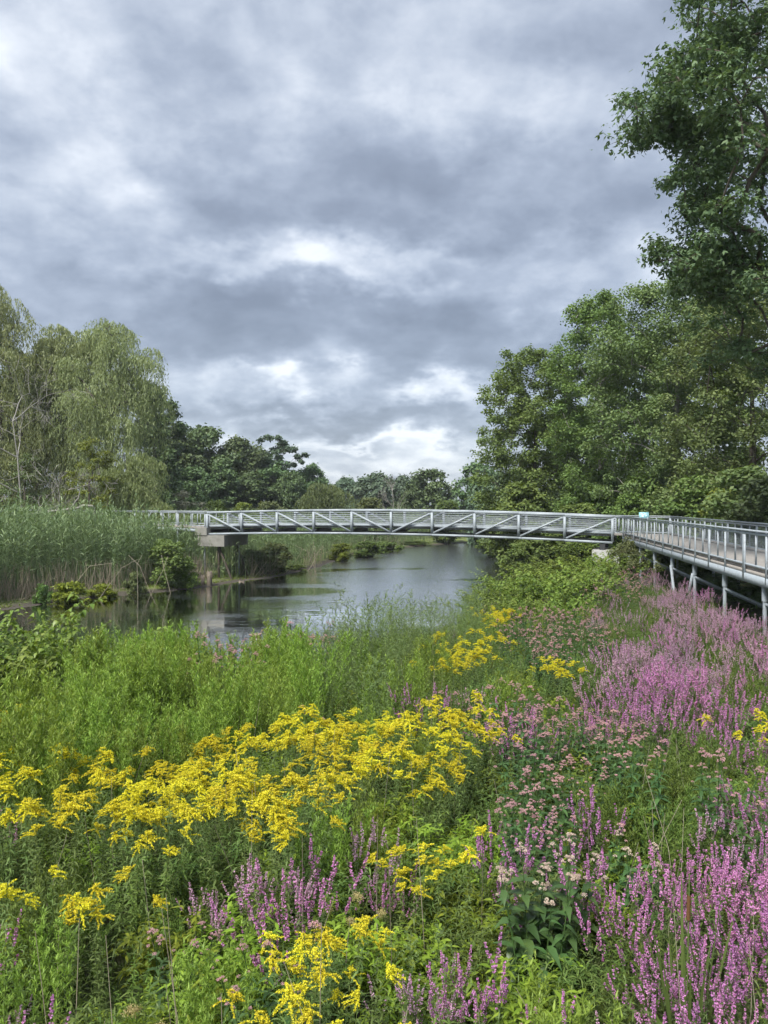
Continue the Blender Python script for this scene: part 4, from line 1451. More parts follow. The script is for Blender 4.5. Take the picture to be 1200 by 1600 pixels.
def light_shoot(r, h=1.45, n_side=9, leafL=.055, dens=1.0):
    """feathery upright shoot with many narrow ascending leaves"""
    C = stem_curve(r, h, .10)
    g = Geo()
    polytube(g, C, .004, .0018, 3)
    n = int(46 * dens)
    tt = .25 + .75 * (np.arange(n) + r.uniform(0, .8, n)) / n
    L_ = leafL * 1.25 * (1.25 - .5 * tt) * r.uniform(.8, 1.2, n)
    leaves6(g, on_curve(C, tt), azel(np.arange(n) * GA, r.normal(.85, .2, n)), np.tile([0, 0, 1.0], (n, 1)), L_, L_ * .17, .2, (.3, 1, .6))
    for i in range(n_side):
        t0 = .52 + .42 * i / n_side
        b_ = on_curve(C, np.array([t0]))[0]
        a = i * GA + r.uniform(0, .6)
        l_ = (.24 * (1 - t0) + .07) * r.uniform(.8, 1.25) * h / 1.4
        e_ = b_ + azel(np.array([a]), np.array([.95]))[0] * l_
        polytube(g, np.stack([b_, e_]), .0018, .0008, 3)
        m = int(15 * dens)
        u = (np.arange(m) + .5) / m
        L2 = leafL * .85 * r.uniform(.7, 1.2, m)
        leaves6(g, b_ + (e_ - b_) * u[:, None], azel(np.arange(m) * GA + a, r.normal(.9, .25, m)), np.tile([0, 0, 1.0], (m, 1)), L2, L2 * .18, .15, (.3, 1, .6))
    return g, Geo()


def spike(gf, gs, r, p0, p1, rad=.013, dens=1.0, size=.0145):
    L_ = np.linalg.norm(p1 - p0)
    d_ = (p1 - p0) / L_
    nw = max(4, int(L_ / .0125))
    u = (np.arange(nw) + .5) / nw
    keep = r.uniform(0, 1, nw) < (.86 * dens)
    keep[::3] = True
    u = u[keep]
    k = 6
    a = r.uniform(0, 6.28, (len(u), k))
    rr = rad * (1 - .65 * u ** 2)[:, None] * r.uniform(.5, 1.25, (len(u), k))
    s1 = unit(np.cross(d_, [.3, .7, .1])[None])[0]
    s2 = np.cross(d_, s1)
    P = (p0 + d_ * (u * L_)[:, None])[:, None, :] + (np.cos(a) * rr)[..., None] * s1 + (np.sin(a) * rr)[..., None] * s2
    florets(gf, r, P.reshape(-1, 3), size)
    tubes(gs, [p0], [p0 + d_ * L_ * 1.06], .0025, .0012, 3)
    m = int(L_ / .02)
    uu = r.uniform(0, 1, m)
    leaves6(gs, p0 + d_ * (uu * L_)[:, None], unit(azel(r.uniform(0, 6.28, m), r.uniform(.2, .8, m))), np.tile([0, 0, 1.0], (m, 1)), .018, .005, .2)


def loosestrife(r, h=1.25, bloom=1.0, nside=None):
    C = stem_curve(r, h, .14)
    gs, gf = Geo(), []
    polytube(gs, C, .0045, .0025, 3)
    n = 44
    tt = .12 + .66 * np.repeat(np.arange(n // 2) / (n // 2), 2)
    az = np.repeat(np.arange(n // 2) * 1.57, 2) + np.tile([0, np.pi], n // 2) + r.normal(0, .2, n)
    L_ = .075 * (1.15 - .55 * tt) * r.uniform(.75, 1.2, n)
    leaves6(gs, on_curve(C, tt), azel(az, r.normal(.35, .25, n)), np.tile([0, 0, 1.0], (n, 1)) + r.normal(0, .15, (n, 3)), L_, L_ * .2, .35, (.7, 1, .6))
    top = C[-1]
    dt = unit((C[-1] - C[-2])[None])[0]
    L0 = r.uniform(.20, .34) * bloom
    gf.append(Geo())
    spike(gf[-1], gs, r, top - dt * L0, top, .0150, .95 * bloom)
    ns = nside if nside is not None else r.integers(2, 7)
    for i in range(ns):
        t0 = r.uniform(.45, .80)
        b_ = on_curve(C, np.array([t0]))[0]
        a = r.uniform(0, 6.28)
        up_ = azel(np.array([a]), np.array([r.uniform(1.0, 1.25)]))[0]
        ln = r.uniform(.16, .34)
        m = b_ + up_ * ln * .6
        e_ = b_ + up_ * ln + [0, 0, .04]
        polytube(gs, np.stack([b_, m, e_]), .002, .0015, 3)
        gf.append(Geo())
        spike(gf[-1], gs, r, m, e_, r.uniform(.008, .013), r.uniform(.45, .9) * bloom)
        k = 8
        u = r.uniform(0, .6, k)
        leaves6(gs, b_ + (m - b_) * u[:, None], azel(r.uniform(0, 6.28, k), r.uniform(.2, .8, k)), np.tile([0, 0, 1.0], (k, 1)), .04, .008, .2)
    return gs, gf


def joepye(r, h=1.45, leafL=.16, leafW=.052, head=1.0, nodes=8, whorl=4):
    C = stem_curve(r, h, .10)
    gs, gf = Geo(), [Geo()]
    polytube(gs, C, .006, .0035, 4)
    for i in range(nodes):
        t0 = .25 + .66 * i / nodes
        k = whorl
        az = np.arange(k) * 2 * np.pi / k + i * .8 + r.normal(0, .12, k)
        L_ = leafL * (1.2 - .6 * i / nodes) * r.uniform(.85, 1.15, k)
        leaves_fold(gs, np.tile(on_curve(C, np.array([t0])), (k, 1)), azel(az, r.normal(.35, .15, k)), np.tile([0, 0, 1.0], (k, 1)), L_, L_ * leafW / leafL, .5)
    top = C[-1]
    nc = r.integers(5, 9)
    P = []
    for i in range(nc):
        a, q = i * GA, math.sqrt((i + .3) / nc)
        c = top + np.array([math.cos(a) * .046 * q * head, math.sin(a) * .046 * q * head, .03 - .05 * q * q + r.normal(0, .008)])
        polytube(gs, np.stack([on_curve(C, np.array([.93]))[0], c]), .0022, .0014, 3)
        m = 40
        d_ = rand_dirs(r, m)
        d_[:, 2] = np.abs(d_[:, 2]) * .8
        P.append(c + d_ * (.017 * head) * r.uniform(.7, 1.1, (m, 1)))
    florets(gf[0], r, np.concatenate(P), .0085)
    # smaller side heads
    for i in range(2):
        t0 = r.uniform(.72, .85)
        b_ = on_curve(C, np.array([t0]))[0]
        e_ = b_ + azel(np.array([r.uniform(0, 6.28)]), np.array([.8]))[0] * .15
        polytube(gs, np.stack([b_, e_]), .002, .0015, 3)
        d_ = rand_dirs(r, 60)
        d_[:, 2] = np.abs(d_[:, 2]) * .7
        gf.append(florets(Geo(), r, e_ + d_ * .020 * r.uniform(.6, 1.1, (60, 1)), .008))
    return gs, gf


def jewel(r, h=.85, L0=.095, wr=.28, nb=6):
    g = Geo()
    C = stem_curve(r, h, .2)
    polytube(g, C, .004, .002, 3)
    brs = [(C[0] * 0, C, .25)]
    n = 22
    tt = .3 + .7 * (np.arange(n) + r.uniform(0, .9, n)) / n
    L_ = L0 * r.uniform(.7, 1.25, n)
    leaves6(g, on_curve(C, tt), azel(np.arange(n) * GA, r.normal(.3, .3, n)), np.tile([0, 0, 1.0], (n, 1)) + r.normal(0, .25, (n, 3)), L_, L_ * wr, .5, (.25, 1, .7))
    for i in range(nb):
        t0 = r.uniform(.35, .9)
        b_ = on_curve(C, np.array([t0]))[0]
        l_ = r.uniform(.14, .30) * h
        d_ = azel(np.array([i * GA]), np.array([r.uniform(.5, 1.0)]))[0]
        e_ = b_ + d_ * l_
        polytube(g, np.stack([b_, e_]), .002, .001, 3)
        m = 11
        u = np.linspace(.25, 1, m)
        L2 = L0 * .9 * r.uniform(.6, 1.2, m)
        leaves6(g, b_ + (e_ - b_) * u[:, None], azel(np.arange(m) * GA, r.normal(.35, .3, m)), np.tile([0, 0, 1.0], (m, 1)) + r.normal(0, .25, (m, 3)), L2, L2 * wr, .45, (.25, 1, .7))
    return g, Geo()


def mugwort(r, h=1.95):
    g = Geo()
    C = stem_curve(r, h, .16, 8)
    polytube(g, C, .005, .0015, 3)
    for i in range(20):
        t0 = .28 + .7 * i / 20
        b_ = on_curve(C, np.array([t0]))[0]
        l_ = (.52 * (1 - t0) + .09) * r.uniform(.7, 1.2)
        d_ = azel(np.array([i * GA + r.normal(0, .3)]), np.array([r.uniform(.55, .95)]))[0]
        e_ = b_ + d_ * l_
        polytube(g, np.stack([b_, e_]), .002, .0008, 3)
        m = 13
        u = np.linspace(.1, 1, m)
        L2 = .040 * r.uniform(.6, 1.3, m)
        leaves6(g, b_ + (e_ - b_) * u[:, None], azel(np.arange(m) * GA, r.normal(.5, .35, m)), np.tile([0, 0, 1.0], (m, 1)) + r.normal(0, .3, (m, 3)), L2, L2 * .3, .3, (.3, 1, .6))
    return g, Geo()


def cane(r, h=2.0, arch=.55, L0=.12, wr=.68, n=20, side=True):
    """arching cane with alternate broad leaves"""
    g = Geo()
    az = r.uniform(0, 6.28)
    t_ = np.linspace(0, 1, 9)
    out = arch * h * t_ ** 1.9
    zz = h * (t_ - .22 * t_ ** 3.2)
    C = np.stack([np.cos(az) * out, np.sin(az) * out, zz], 1)
    polytube(g, C, .008, .003, 4)
    tt = .3 + .7 * (np.arange(n) + .5) / n
    a = az + np.where(np.arange(n) % 2 == 0, 1.2, -1.2) + r.normal(0, .35, n)
    L_ = L0 * r.uniform(.75, 1.2, n)
    leaves_fold(g, on_curve(C, tt), azel(a, r.normal(.12, .22, n)), np.tile([0, 0, 1.0], (n, 1)) + r.normal(0, .22, (n, 3)), L_, L_ * wr, .4, .15)
    if side:
        for i in range(5):
            t0 = r.uniform(.4, .9)
            b_ = on_curve(C, np.array([t0]))[0]
            e_ = b_ + azel(np.array([az + r.normal(0, 1.3)]), np.array([r.uniform(.1, .6)]))[0] * r.uniform(.2, .42)
            polytube(g, np.stack([b_, e_]), .003, .0015, 3)
            m = 8
            u = np.linspace(.2, 1, m)
            L2 = L0 * .9 * r.uniform(.7, 1.1, m)
            leaves_fold(g, b_ + (e_ - b_) * u[:, None], azel(r.uniform(0, 6.28, m), r.normal(.1, .25, m)), np.tile([0, 0, 1.0], (m, 1)) + r.normal(0, .22, (m, 3)), L2, L2 * wr, .4, .15)
    return g, Geo()


def seedhead(r, h=.9):
    gs, gf = jewel(r, h, .06, .2, 3)
    gf = Geo()
    top = np.array([0, 0, h])
    P = []
    for i in range(9):
        a, q = i * GA, math.sqrt(i / 9)
        c = top + np.array([math.cos(a) * .042 * q, math.sin(a) * .042 * q, .05 - .03 * q])
        polytube(gs, np.stack([top - [0, 0, .1], c]), .0015, .001, 3)
        P.append(c + r.normal(0, .012, (30, 3)))
    florets(gf, r, np.concatenate(P), .009)
    return gs, gf


KINDS = {
    # name: (stem builder, stem variants, leaf material, flower material, flower part name, stems per clump, clump radius, base height, noun)
    'goldenrod': (goldenrod, 6, L_gold, F_gold, 'flower_plume', 11, .24, 1.45),
    'unopened_goldenrod': (lambda r: light_shoot(r, 1.45, 13, .066, 1.2), 5, L_light, None, None, 10, .21, 1.45),
    'leafy_goldenrod': (lambda r: goldenrod(r, 1.30, 0, 1.35), 5, L_mid, None, None, 9, .20, 1.30),
    'loosestrife': (loosestrife, 6, L_loose, F_loose, 'flower_spike', 9, .19, 1.25),
    'faded_loosestrife': (lambda r: loosestrife(r, 1.25, .85), 5, L_loose, F_loose_far, 'flower_spike', 9, .20, 1.25),
    'joe_pye_weed': (lambda r: joepye(r), 5, L_joe, F_joe, 'flower_head', 6, .19, 1.48),
    'boneset': (lambda r: joepye(r, 1.15, .19, .085, .8, 8, 3), 5, L_joe, F_bone, 'flower_head', 7, .17, 1.15),
    'jewelweed': (lambda r: jewel(r), 5, L_jewel, None, None, 9, .21, .85),
    'aster': (lambda r: jewel(r, 1.0, .082, .18, 9), 5, L_aster, None, None, 10, .21, 1.0),
    'bedstraw': (lambda r: light_shoot(r, 1.0, 9, .055, 1.0), 4, L_mid, None, None, 11, .21, 1.0),
    'mugwort': (mugwort, 4, L_mug, None, None, 5, .20, 1.95),
    'dry_umbel': (seedhead, 3, L_jewel, F_seed, 'seed_head', 4, .12, .9),
}
PROTO = {}
for ki, (kn, (fn, nv, lm, fm, fp, ns, rad, h0)) in enumerate(KINDS.items()):
    r = np.random.default_rng(100 + ki)
    stems = [fn(r) for _ in range(nv)]
    if kn == 'goldenrod':
        stems[-1] = goldenrod(r, 1.2, 0, 1.2)
    stems = [(a, b_ if isinstance(b_, list) else [b_]) for a, b_ in stems]
    sm = [(gs.mesh('leafy_stem', lm), [q_.mesh(fp, fm) for q_ in gf if fm and q_.n]) for gs, gf in stems]
    clumps = []
    for v in range(4):
        tr = []
        ga, gb = Geo(), Geo()
        for i in range(ns):
            a = i * GA + r.uniform(0, .7)
            q = rad * math.sqrt((i + .5) / ns)
            px, py = math.cos(a) * q, math.sin(a) * q
            ax = Vector((-math.sin(a), math.cos(a), 0))
            M = Matrix.Translation((px, py, 0)) @ Matrix.Rotation(q / rad * r.uniform(.0, .40 if 'loose' in kn else .26), 4, ax) @ Matrix.Rotation(r.uniform(0, 6.28), 4, 'Z') @ Matrix.Scale(r.uniform(*((.90, 1.05) if kn == 'goldenrod' else (.78, 1.08))), 4)
            k = int(r.integers(0, nv))
            tr.append((k, M))
            Mn = np.array(M)
            ga.join(stems[k][0], Mn)
            for q_ in stems[k][1]:
                gb.join(q_, Mn)
        clumps.append((ga.mesh('foliage', lm), gb.mesh('flowers', fm) if fm and gb.n else None, tr))
    PROTO[kn] = (sm, clumps, fp)

DESC = {
    'goldenrod': ('goldenrod in full yellow bloom', 'goldenrod'),
    'unopened_goldenrod': ('feathery light green plant without flowers', 'plant'),
    'leafy_goldenrod': ('mid-green leafy goldenrod without flowers', 'goldenrod'),
    'loosestrife': ('loosestrife with bright magenta flower spikes', 'loosestrife'),
    'faded_loosestrife': ('loosestrife with dusty pink flower spikes', 'loosestrife'),
    'joe_pye_weed': ('plant with dusty pink flower heads', 'wildflower'),
    'boneset': ('broad-leaved plant with cream and pink flower heads', 'wildflower'),
    'jewelweed': ('low yellow-green leafy plant', 'plant'),
    'aster': ('dark green narrow-leaved plant', 'plant'),
    'bedstraw': ('grey-green fine-leaved plant', 'plant'),
    'mugwort': ('wispy grey-green tall plant', 'plant'),
    'dry_umbel': ('plant with pale dry seed heads', 'plant'),
}


def area_of(u, v, d_):
    if d_ > 17:
        return 'on the slope below the boardwalk' if u > 880 else 'beside the knotweed'
    if v < 1085:
        if u < 330:
            return 'at the near bank on the left'
        if u < 620:
            return 'at the near bank in the middle'
        if u < 880:
            return 'before the knotweed'
        return 'in the purple field on the right'
    if v < 1260:
        return 'in the left foreground drift' if u < 420 else ('in the middle foreground' if u < 760 else 'in the right foreground')
    side = 'left' if u < 400 else ('middle' if u < 780 else 'right')
    return ('at bottom ' if v > 1430 else 'in the lower ') + side


COUNT = {}
PLANTS = []


def plant(kn, x, y, s=1.0, seed=None, near=None):
    r = RP
    z = gz(x, y) - .03
    sm, clumps, fp = PROTO[kn]
    h0 = KINDS[kn][7]
    d_ = y
    u = 600 + FPX * x / y
    v = HORY + FPX * (CAMZ - z - h0 * s) / y
    ar = area_of(u, v, d_)
    e = empty(kn, (x, y, z), float(r.uniform(0, 6.28)), s)
    ds, cat = DESC[kn]
    PLANTS.append(e)
    tag(e, ds + ' ' + ar, cat, kn.replace('_', ' ') + ' ' + ar)
    fol, flo, tr = clumps[int(r.integers(0, len(clumps)))]
    COUNT[kn] = COUNT.get(kn, 0) + 1
    if near if near is not None else (y < 5.3 and fp):
        for k, M in tr:
            st = obj('leafy_stem', sm[k][0], e, M)
            for q_ in sm[k][1]:
                obj(fp, q_, st)
    else:
        tag(obj('foliage', fol, e), kind='stuff')
        if flo:
            tag(obj('flowers', flo, e), kind='stuff')
    return e


def in_poly(u, v, P):
    c = False
    n = len(P)
    for i in range(n):
        x0, y0 = P[i]
        x1, y1 = P[(i + 1) % n]
        if (y0 > v) != (y1 > v) and u < (x1 - x0) * (v - y0) / (y1 - y0) + x0:
            c = not c
    return c


def in_el(u, v, e):
    return ((u - e[0]) / e[2]) ** 2 + ((v - e[1]) / e[3]) ** 2 < 1


# where each kind grows, read off as the direction in which its top is seen from the path
GOLD_POLY = [(-90, 1235), (90, 1205), (220, 1180), (300, 1140), (370, 1098), (480, 1100), (640, 1110), (700, 1082), (800, 1082), (825, 1125), (690, 1150), (560, 1180), (500, 1235), (440, 1270), (340, 1280), (250, 1245), (130, 1248), (60, 1275), (-90, 1290)]
GOLD_EL = [(675, 1190, 44, 28), (520, 1400, 80, 40), (480, 1480, 75, 35), (640, 1290, 22, 22)]
GOLD_SPARSE = [(735, 1000, 58, 45), (850, 1022, 26, 16), (340, 1400, 70, 30), (760, 960, 40, 25), (20, 1185, 60, 22), (150, 1190, 80, 22)]
LIGHT_POLY = [(-120, 1000), (150, 975), (520, 985), (690, 1010), (680, 1050), (560, 1055), (480, 1092), (370, 1090), (250, 1150), (100, 1185), (-120, 1195)]
MIDG_POLY = [(520, 1020), (690, 1020), (720, 1075), (600, 1100), (470, 1095)]
LOOSE_FIELD = [(930, 905), (1050, 872), (1300, 900), (1400, 1150), (1060, 1125), (940, 1070), (905, 985)]
LOOSE_EL = [(1195, 1260, 60, 95), (850, 1295, 78, 42), (1060, 1350, 150, 62), (1050, 1510, 190, 100), (715, 1490, 66, 80), (445, 1362, 52, 40), (350, 1320, 40, 26), (10, 1560, 70, 60), (590, 1290, 40, 30), (830, 1120, 60, 24), (930, 1100, 40, 20), (1290, 1380, 80, 120)]
JOE_EL = [(322, 984, 55, 14), (378, 992, 30, 14), (497, 975, 26, 20), (740, 1080, 90, 26), (880, 970, 95, 36), (960, 905, 60, 20), (890, 1135, 120, 62), (890, 1215, 110, 55), (1100, 1195, 90, 25), (935, 1225, 50, 40)]
BONE_EL = [(835, 1375, 52, 45), (960, 1290, 40, 22), (640, 915, 1, 1)]
MUG_EL = [(550, 972, 72, 50), (640, 955, 50, 34), (720, 930, 40, 22)]
BEDS_EL = [(1020, 1230, 120, 60), (90, 1440, 70, 50), (600, 1330, 60, 40)]
JEWEL_EL = [(690, 1340, 110, 90), (620, 1470, 60, 70), (830, 1480, 80, 70), (330, 1520, 110, 90), (20, 1420, 60, 80), (800, 1330, 40, 40), (650, 1580, 120, 50), (780, 1560, 60, 70)]

RP = np.random.default_rng(77)
spots = []
yy = 2.5
while yy < 34:
    sp_ = .29 + .011 * yy if yy < 15 else .46 + .006 * (yy - 15)
    half = .51 * yy + .9
    nn = int(2 * half / sp_)
    for i in range(nn):
        spots.append((-half + (i + .5) * sp_ + RP.normal(0, sp_ * .25), yy + RP.normal(0, sp_ * .25), sp_))
    yy += sp_
SA = np.array(spots)
ok = (~in_river(SA[:, 0], SA[:, 1])) & (seg_dist(SA[:, 0], SA[:, 1], RB) < seg_dist(SA[:, 0], SA[:, 1], LB)) & (seg_dist(SA[:, 0], SA[:, 1], RB) > 1.3)
# nothing grows through the boardwalk, little beyond it
rel = SA[:, :2] - NL0
along, across = rel @ WU, rel @ WV
ok &= ~((across > -.15) & (SA[:, 1] > 8))
SA = SA[ok]
SGZ = ground(SA[:, 0], SA[:, 1])
for (x, y, sp_), z in zip(SA, SGZ):
    q = RP.random()
    u = 600 + FPX * x / y
    s = float(RP.uniform(.84, 1.05))
    sb = seg_dist(np.array([x]), np.array([y]), RB)[0]

    def V(h):
        return HORY + FPX * (CAMZ - z - h) / y
    v = V(1.42)
    nf_ = .5 * math.sin(x * 1.5 + 1.7 * math.sin(y * .7)) + .5 * math.sin(y * 1.0 + 1.3 * math.sin(x * .9))
    nh_ = math.sin(x * 2.3 + 1.5 * math.sin(y * 1.7)) * math.sin(y * 1.9 + 1.0)
    hit = None
    if any(in_el(u, v, e) for e in JOE_EL) and q < .38:
        hit = ('joe_pye_weed', s)
    elif any(in_el(u, V(1.12), e) for e in BONE_EL) and q < .5:
        hit = ('boneset', s * 1.02)
    elif any(in_el(u, V(1.9), e) for e in MUG_EL) and q < .38:
        hit = ('mugwort', s)
    elif in_poly(u, v, GOLD_POLY) and q < .60 + .25 * nf_:
        hit = ('goldenrod', s)
    elif any(in_el(u, V(1.25), e) for e in GOLD_EL) and q < .68:
        hit = ('goldenrod', s * .88)
    elif any(in_el(u, v, e) for e in GOLD_SPARSE) and q < .30:
        hit = ('goldenrod', s * .98)
    elif in_poly(u, V(1.2), LOOSE_FIELD) and q < .50 + .45 * nf_:
        hit = ('loosestrife' if (v > 1030 or RP.random() < .2) else 'faded_loosestrife', s * (1.0 + .2 * nh_))
    elif any(in_el(u, V(1.15), e) for e in LOOSE_EL) and q < .76:
        hit = ('loosestrife' if RP.random() < .75 else 'faded_loosestrife', s * .95)
    elif any(in_el(u, V(.95), e) for e in BEDS_EL) and q < .7:
        hit = ('bedstraw', s)
    elif in_poly(u, V(1.28), MIDG_POLY) and q < .6:
        hit = ('leafy_goldenrod', s * 1.05)
    elif in_poly(u, v, LIGHT_POLY) and q < .80:
        if y > 8 and RP.random() < .30:
            continue
        hit = ('unopened_goldenrod', s * (1.16 if sb > 3 else 1.0) * (1 + .17 * nh_))
    elif any(in_el(u, V(.82), e) for e in JEWEL_EL) and q < .62:
        hit = ('jewelweed', s * 1.0)
    elif in_poly(u, V(1.2), LOOSE_FIELD):
        hit = (str(RP.choice(['bedstraw', 'aster', 'leafy_goldenrod'])), s)
    else:
        k = RP.choice(['aster', 'jewelweed', 'leafy_goldenrod', 'bedstraw', 'faded_loosestrife', 'unopened_goldenrod'], p=[.30, .33, .17, .12, .02, .06])
        hit = (str(k), s * (.92 if k != 'leafy_goldenrod' else .8))
    if y < 12 and RP.random() < .07:
        hit = (str(RP.choice(['goldenrod', 'loosestrife', 'faded_loosestrife', 'leafy_goldenrod', 'mugwort', 'joe_pye_weed'], p=[.28, .12, .10, .24, .10, .16])), s * .95)
        if hit[0] == 'mugwort':
            hit = ('mugwort', .7 * s)
    mo_ = math.sin(x * 3.3 + 1.2 * math.sin(y * 2.1)) * math.sin(y * 2.7 + 1.1 * math.sin(x * 1.9) + .6)
    if y < 14 and hit[0] not in ('goldenrod', 'joe_pye_weed'):
        if mo_ < -.62 and RP.random() < .55:
            continue
        hit = (hit[0], hit[1] * (1 + .20 * mo_))
    if y < 3.1 and hit[0] in ('goldenrod', 'loosestrife', 'joe_pye_weed'):
        hit = (hit[0], hit[1] * .85)
    if v > 1330:
        hit = (hit[0], hit[1] * .92)
    plant(hit[0], float(x), float(y), hit[1])
for (px, dd, k, sc_) in ((312, 14.2, 'joe_pye_weed', 1.12), (330, 14.6, 'joe_pye_weed', 1.2), (352, 14.0, 'joe_pye_weed', 1.1), (380, 14.4, 'joe_pye_weed', 1.15), (497, 15.0, 'joe_pye_weed', 1.35), (520, 15.0, 'mugwort', 1.25), (548, 15.4, 'mugwort', 1.32), (580, 15.6, 'mugwort', 1.36), (606, 16.0, 'mugwort', 1.28), (640, 16.4, 'mugwort', 1.2), (666, 17.0, 'mugwort', 1.1), (535, 14.4, 'mugwort', 1.15), (565, 14.8, 'mugwort', 1.2), (140, 14.8, 'unopened_goldenrod', 1.3), (200, 15.2, 'unopened_goldenrod', 1.35), (240, 15.0, 'unopened_goldenrod', 1.3), (285, 15.4, 'unopened_goldenrod', 1.35), (420, 15.4, 'unopened_goldenrod', 1.3), (455, 15.6, 'unopened_goldenrod', 1.35)):
    plant(k, px2(px, dd), dd, sc_)
for (x, y) in ((-1.5, 4.7), (-1.35, 4.15), (-.95, 4.2), (-.42, 4.3), (-.2, 6.0)):
    plant('dry_umbel', x, y, .95)

# knotweed mounds and broad-leaved bushes
r = np.random.default_rng(300)
CANES = [cane(r) for _ in range(5)]
VCANES = [cane(r, 1.3, .5, .10, .75, 16) for _ in range(4)]


def mound_mesh(canes, n, rad, mat, r):
    g = Geo()
    for i in range(n):
        a, q = i * GA, rad * math.sqrt((i + .5) / n)
        M = Matrix.Translation((math.cos(a) * q, math.sin(a) * q, 0)) @ Matrix.Rotation(r.uniform(0, 6.28), 4, 'Z') @ Matrix.Scale(r.uniform(.75, 1.1) * (1 - .22 * (q / rad) ** 2), 4)
        g.join(canes[int(r.integers(0, len(canes)))][0], np.array(M))
    return g.mesh('foliage', mat)


KN = [mound_mesh(CANES, 34, 1.0, L_broad, r) for _ in range(3)]
VN = [mound_mesh(VCANES, 22, .6, L_vine, r) for _ in range(2)]
for (px, dd, s, lb) in ((775, 27.5, 1.0, 'at the water, lowest on the left'), (815, 29.5, 1.15, 'behind the lowest one at the water'), (850, 27.5, 1.1, 'in the middle of the thicket'), (885, 30.5, 1.15, 'tallest at the back of the thicket'),
                        (920, 29, .95, 'at the right of the thicket, by the pink flower heads'), (845, 33, 1.1, 'behind the thicket, seen against the dark water'), (900, 36, 1.1, 'below the bridge, left of the abutment'), (940, 38, 1.1, 'just below the pale abutment'),
                        (800, 25, .8, 'nearest, in front of the thicket'), (965, 34, 1.0, 'between abutment and boardwalk'), (870, 24.5, .75, 'nearest on the right, behind pink heads')):
    x = px2(px, dd)
    e = empty('knotweed', (x, dd, gz(x, dd) - .05), px * .37, s * 1.25)
    tag(e, 'broad-leaved knotweed mound ' + lb, 'shrub', 'knotweed mounds on the near bank')
    tag(obj('foliage', KN[int(r.integers(0, 3))], e), kind='stuff')
for (px, dd, s, lb) in ((15, 14.0, 1.15, 'at the left edge of the near bank'), (60, 14.6, 1.2, 'at the water on the left, tallest'), (100, 14.0, 1.0, 'right of the tallest one at the water on the left'), (-30, 13.2, 1.1, 'cut by the left picture edge'),
                        (170, 13.0, .75, 'small, among the feathery light green plants'), (270, 7.8, .72, 'climbing through the goldenrod on the left'), (1105, 21.5, .5, 'by the boardwalk piles'), (1190, 19.4, .8, 'at the right edge below the boardwalk'), (1075, 25, .5, 'among pink spikes below the boardwalk')):
    x = px2(px, dd)
    e = empty('vine_bush', (x, dd, gz(x, dd) - .05), px * .21, s)
    tag(e, 'broad-leaved viny bush ' + lb, 'shrub', 'viny bushes on the near bank')
    if dd > 13 and px < 150:
        e.scale = (1.0, 1.0, s * 1.32)
    tag(obj('foliage', KN[int(r.integers(0, 3))] if dd > 13 and px < 150 else VN[int(r.integers(0, 2))], e), kind='stuff')
# willow sapling at the boardwalk corner
SW = broad_tree('willow_sapling', 'bushy narrow-leaved sapling in front of the boardwalk corner', px2(985, 33.5), 33.5, zpx(838, 33.5), 1.15, .02, 46, 5200, .13, .035, L_olive, seed=91, cat='shrub', trunk_r=.03, flat=.9)
tree_copy(SW, px2(965, 38.5), 38.5, 2.0, (.8, .8, .85), 'narrow-leaved sapling by the bridge end, against the picket rail')

# the broad-leaved boneset at the front: every leaf its own piece
r = np.random.default_rng(321)
bl = empty('broad_leaf_plant', (px2(842, 5.6), 5.6, gz(1.12, 5.6) - .02))
tag(bl, 'plant with large heart-shaped leaves below cream flower heads, lower right', 'wildflower')
lf = [leaves_fold(Geo(), [[0, 0, 0]], [[1, 0, 0]], [[0, 0, 1]], 1.0, .46, dr, .22).mesh('leaf', L_joe) for dr in (.35, .6, .9)]
for i in range(6):
    a = i * GA
    h_ = r.uniform(.95, 1.25)
    C = stem_curve(r, h_, .12) + np.array([math.cos(a) * .10, math.sin(a) * .10, 0])
    C[:, 0] += np.linspace(0, 1, len(C)) * math.cos(a) * .12
    C[:, 1] += np.linspace(0, 1, len(C)) * math.sin(a) * .12
    g = Geo()
    polytube(g, C, .006, .003, 4)
    st = obj('stem', g.mesh('stem', L_joe), bl)
    for j in range(12):
        t0 = .25 + .7 * j / 12
        pz = on_curve(C, np.array([t0]))[0]
        L_ = (.20 - .11 * t0) * r.uniform(.8, 1.2)
        M = Matrix.Translation(pz) @ Matrix.Rotation(j * GA + a, 4, 'Z') @ Matrix.Rotation(-r.normal(.25, .2), 4, 'Y') @ Matrix.Scale(L_, 4)
        obj('leaf', lf[int(r.integers(0, 3))], bl, M)
    g = Geo()
    P = []
    for k in range(7):
        c = C[-1] + np.array([r.normal(0, .024), r.normal(0, .024), r.normal(.02, .008)])
        d_ = rand_dirs(r, 55)
        d_[:, 2] = np.abs(d_[:, 2])
        P.append(c + d_ * .014 * r.uniform(.7, 1.1, (55, 1)))
    florets(g, r, np.concatenate(P), .0075)
    obj('flower_head', g.mesh('flower_head', F_bone), bl)

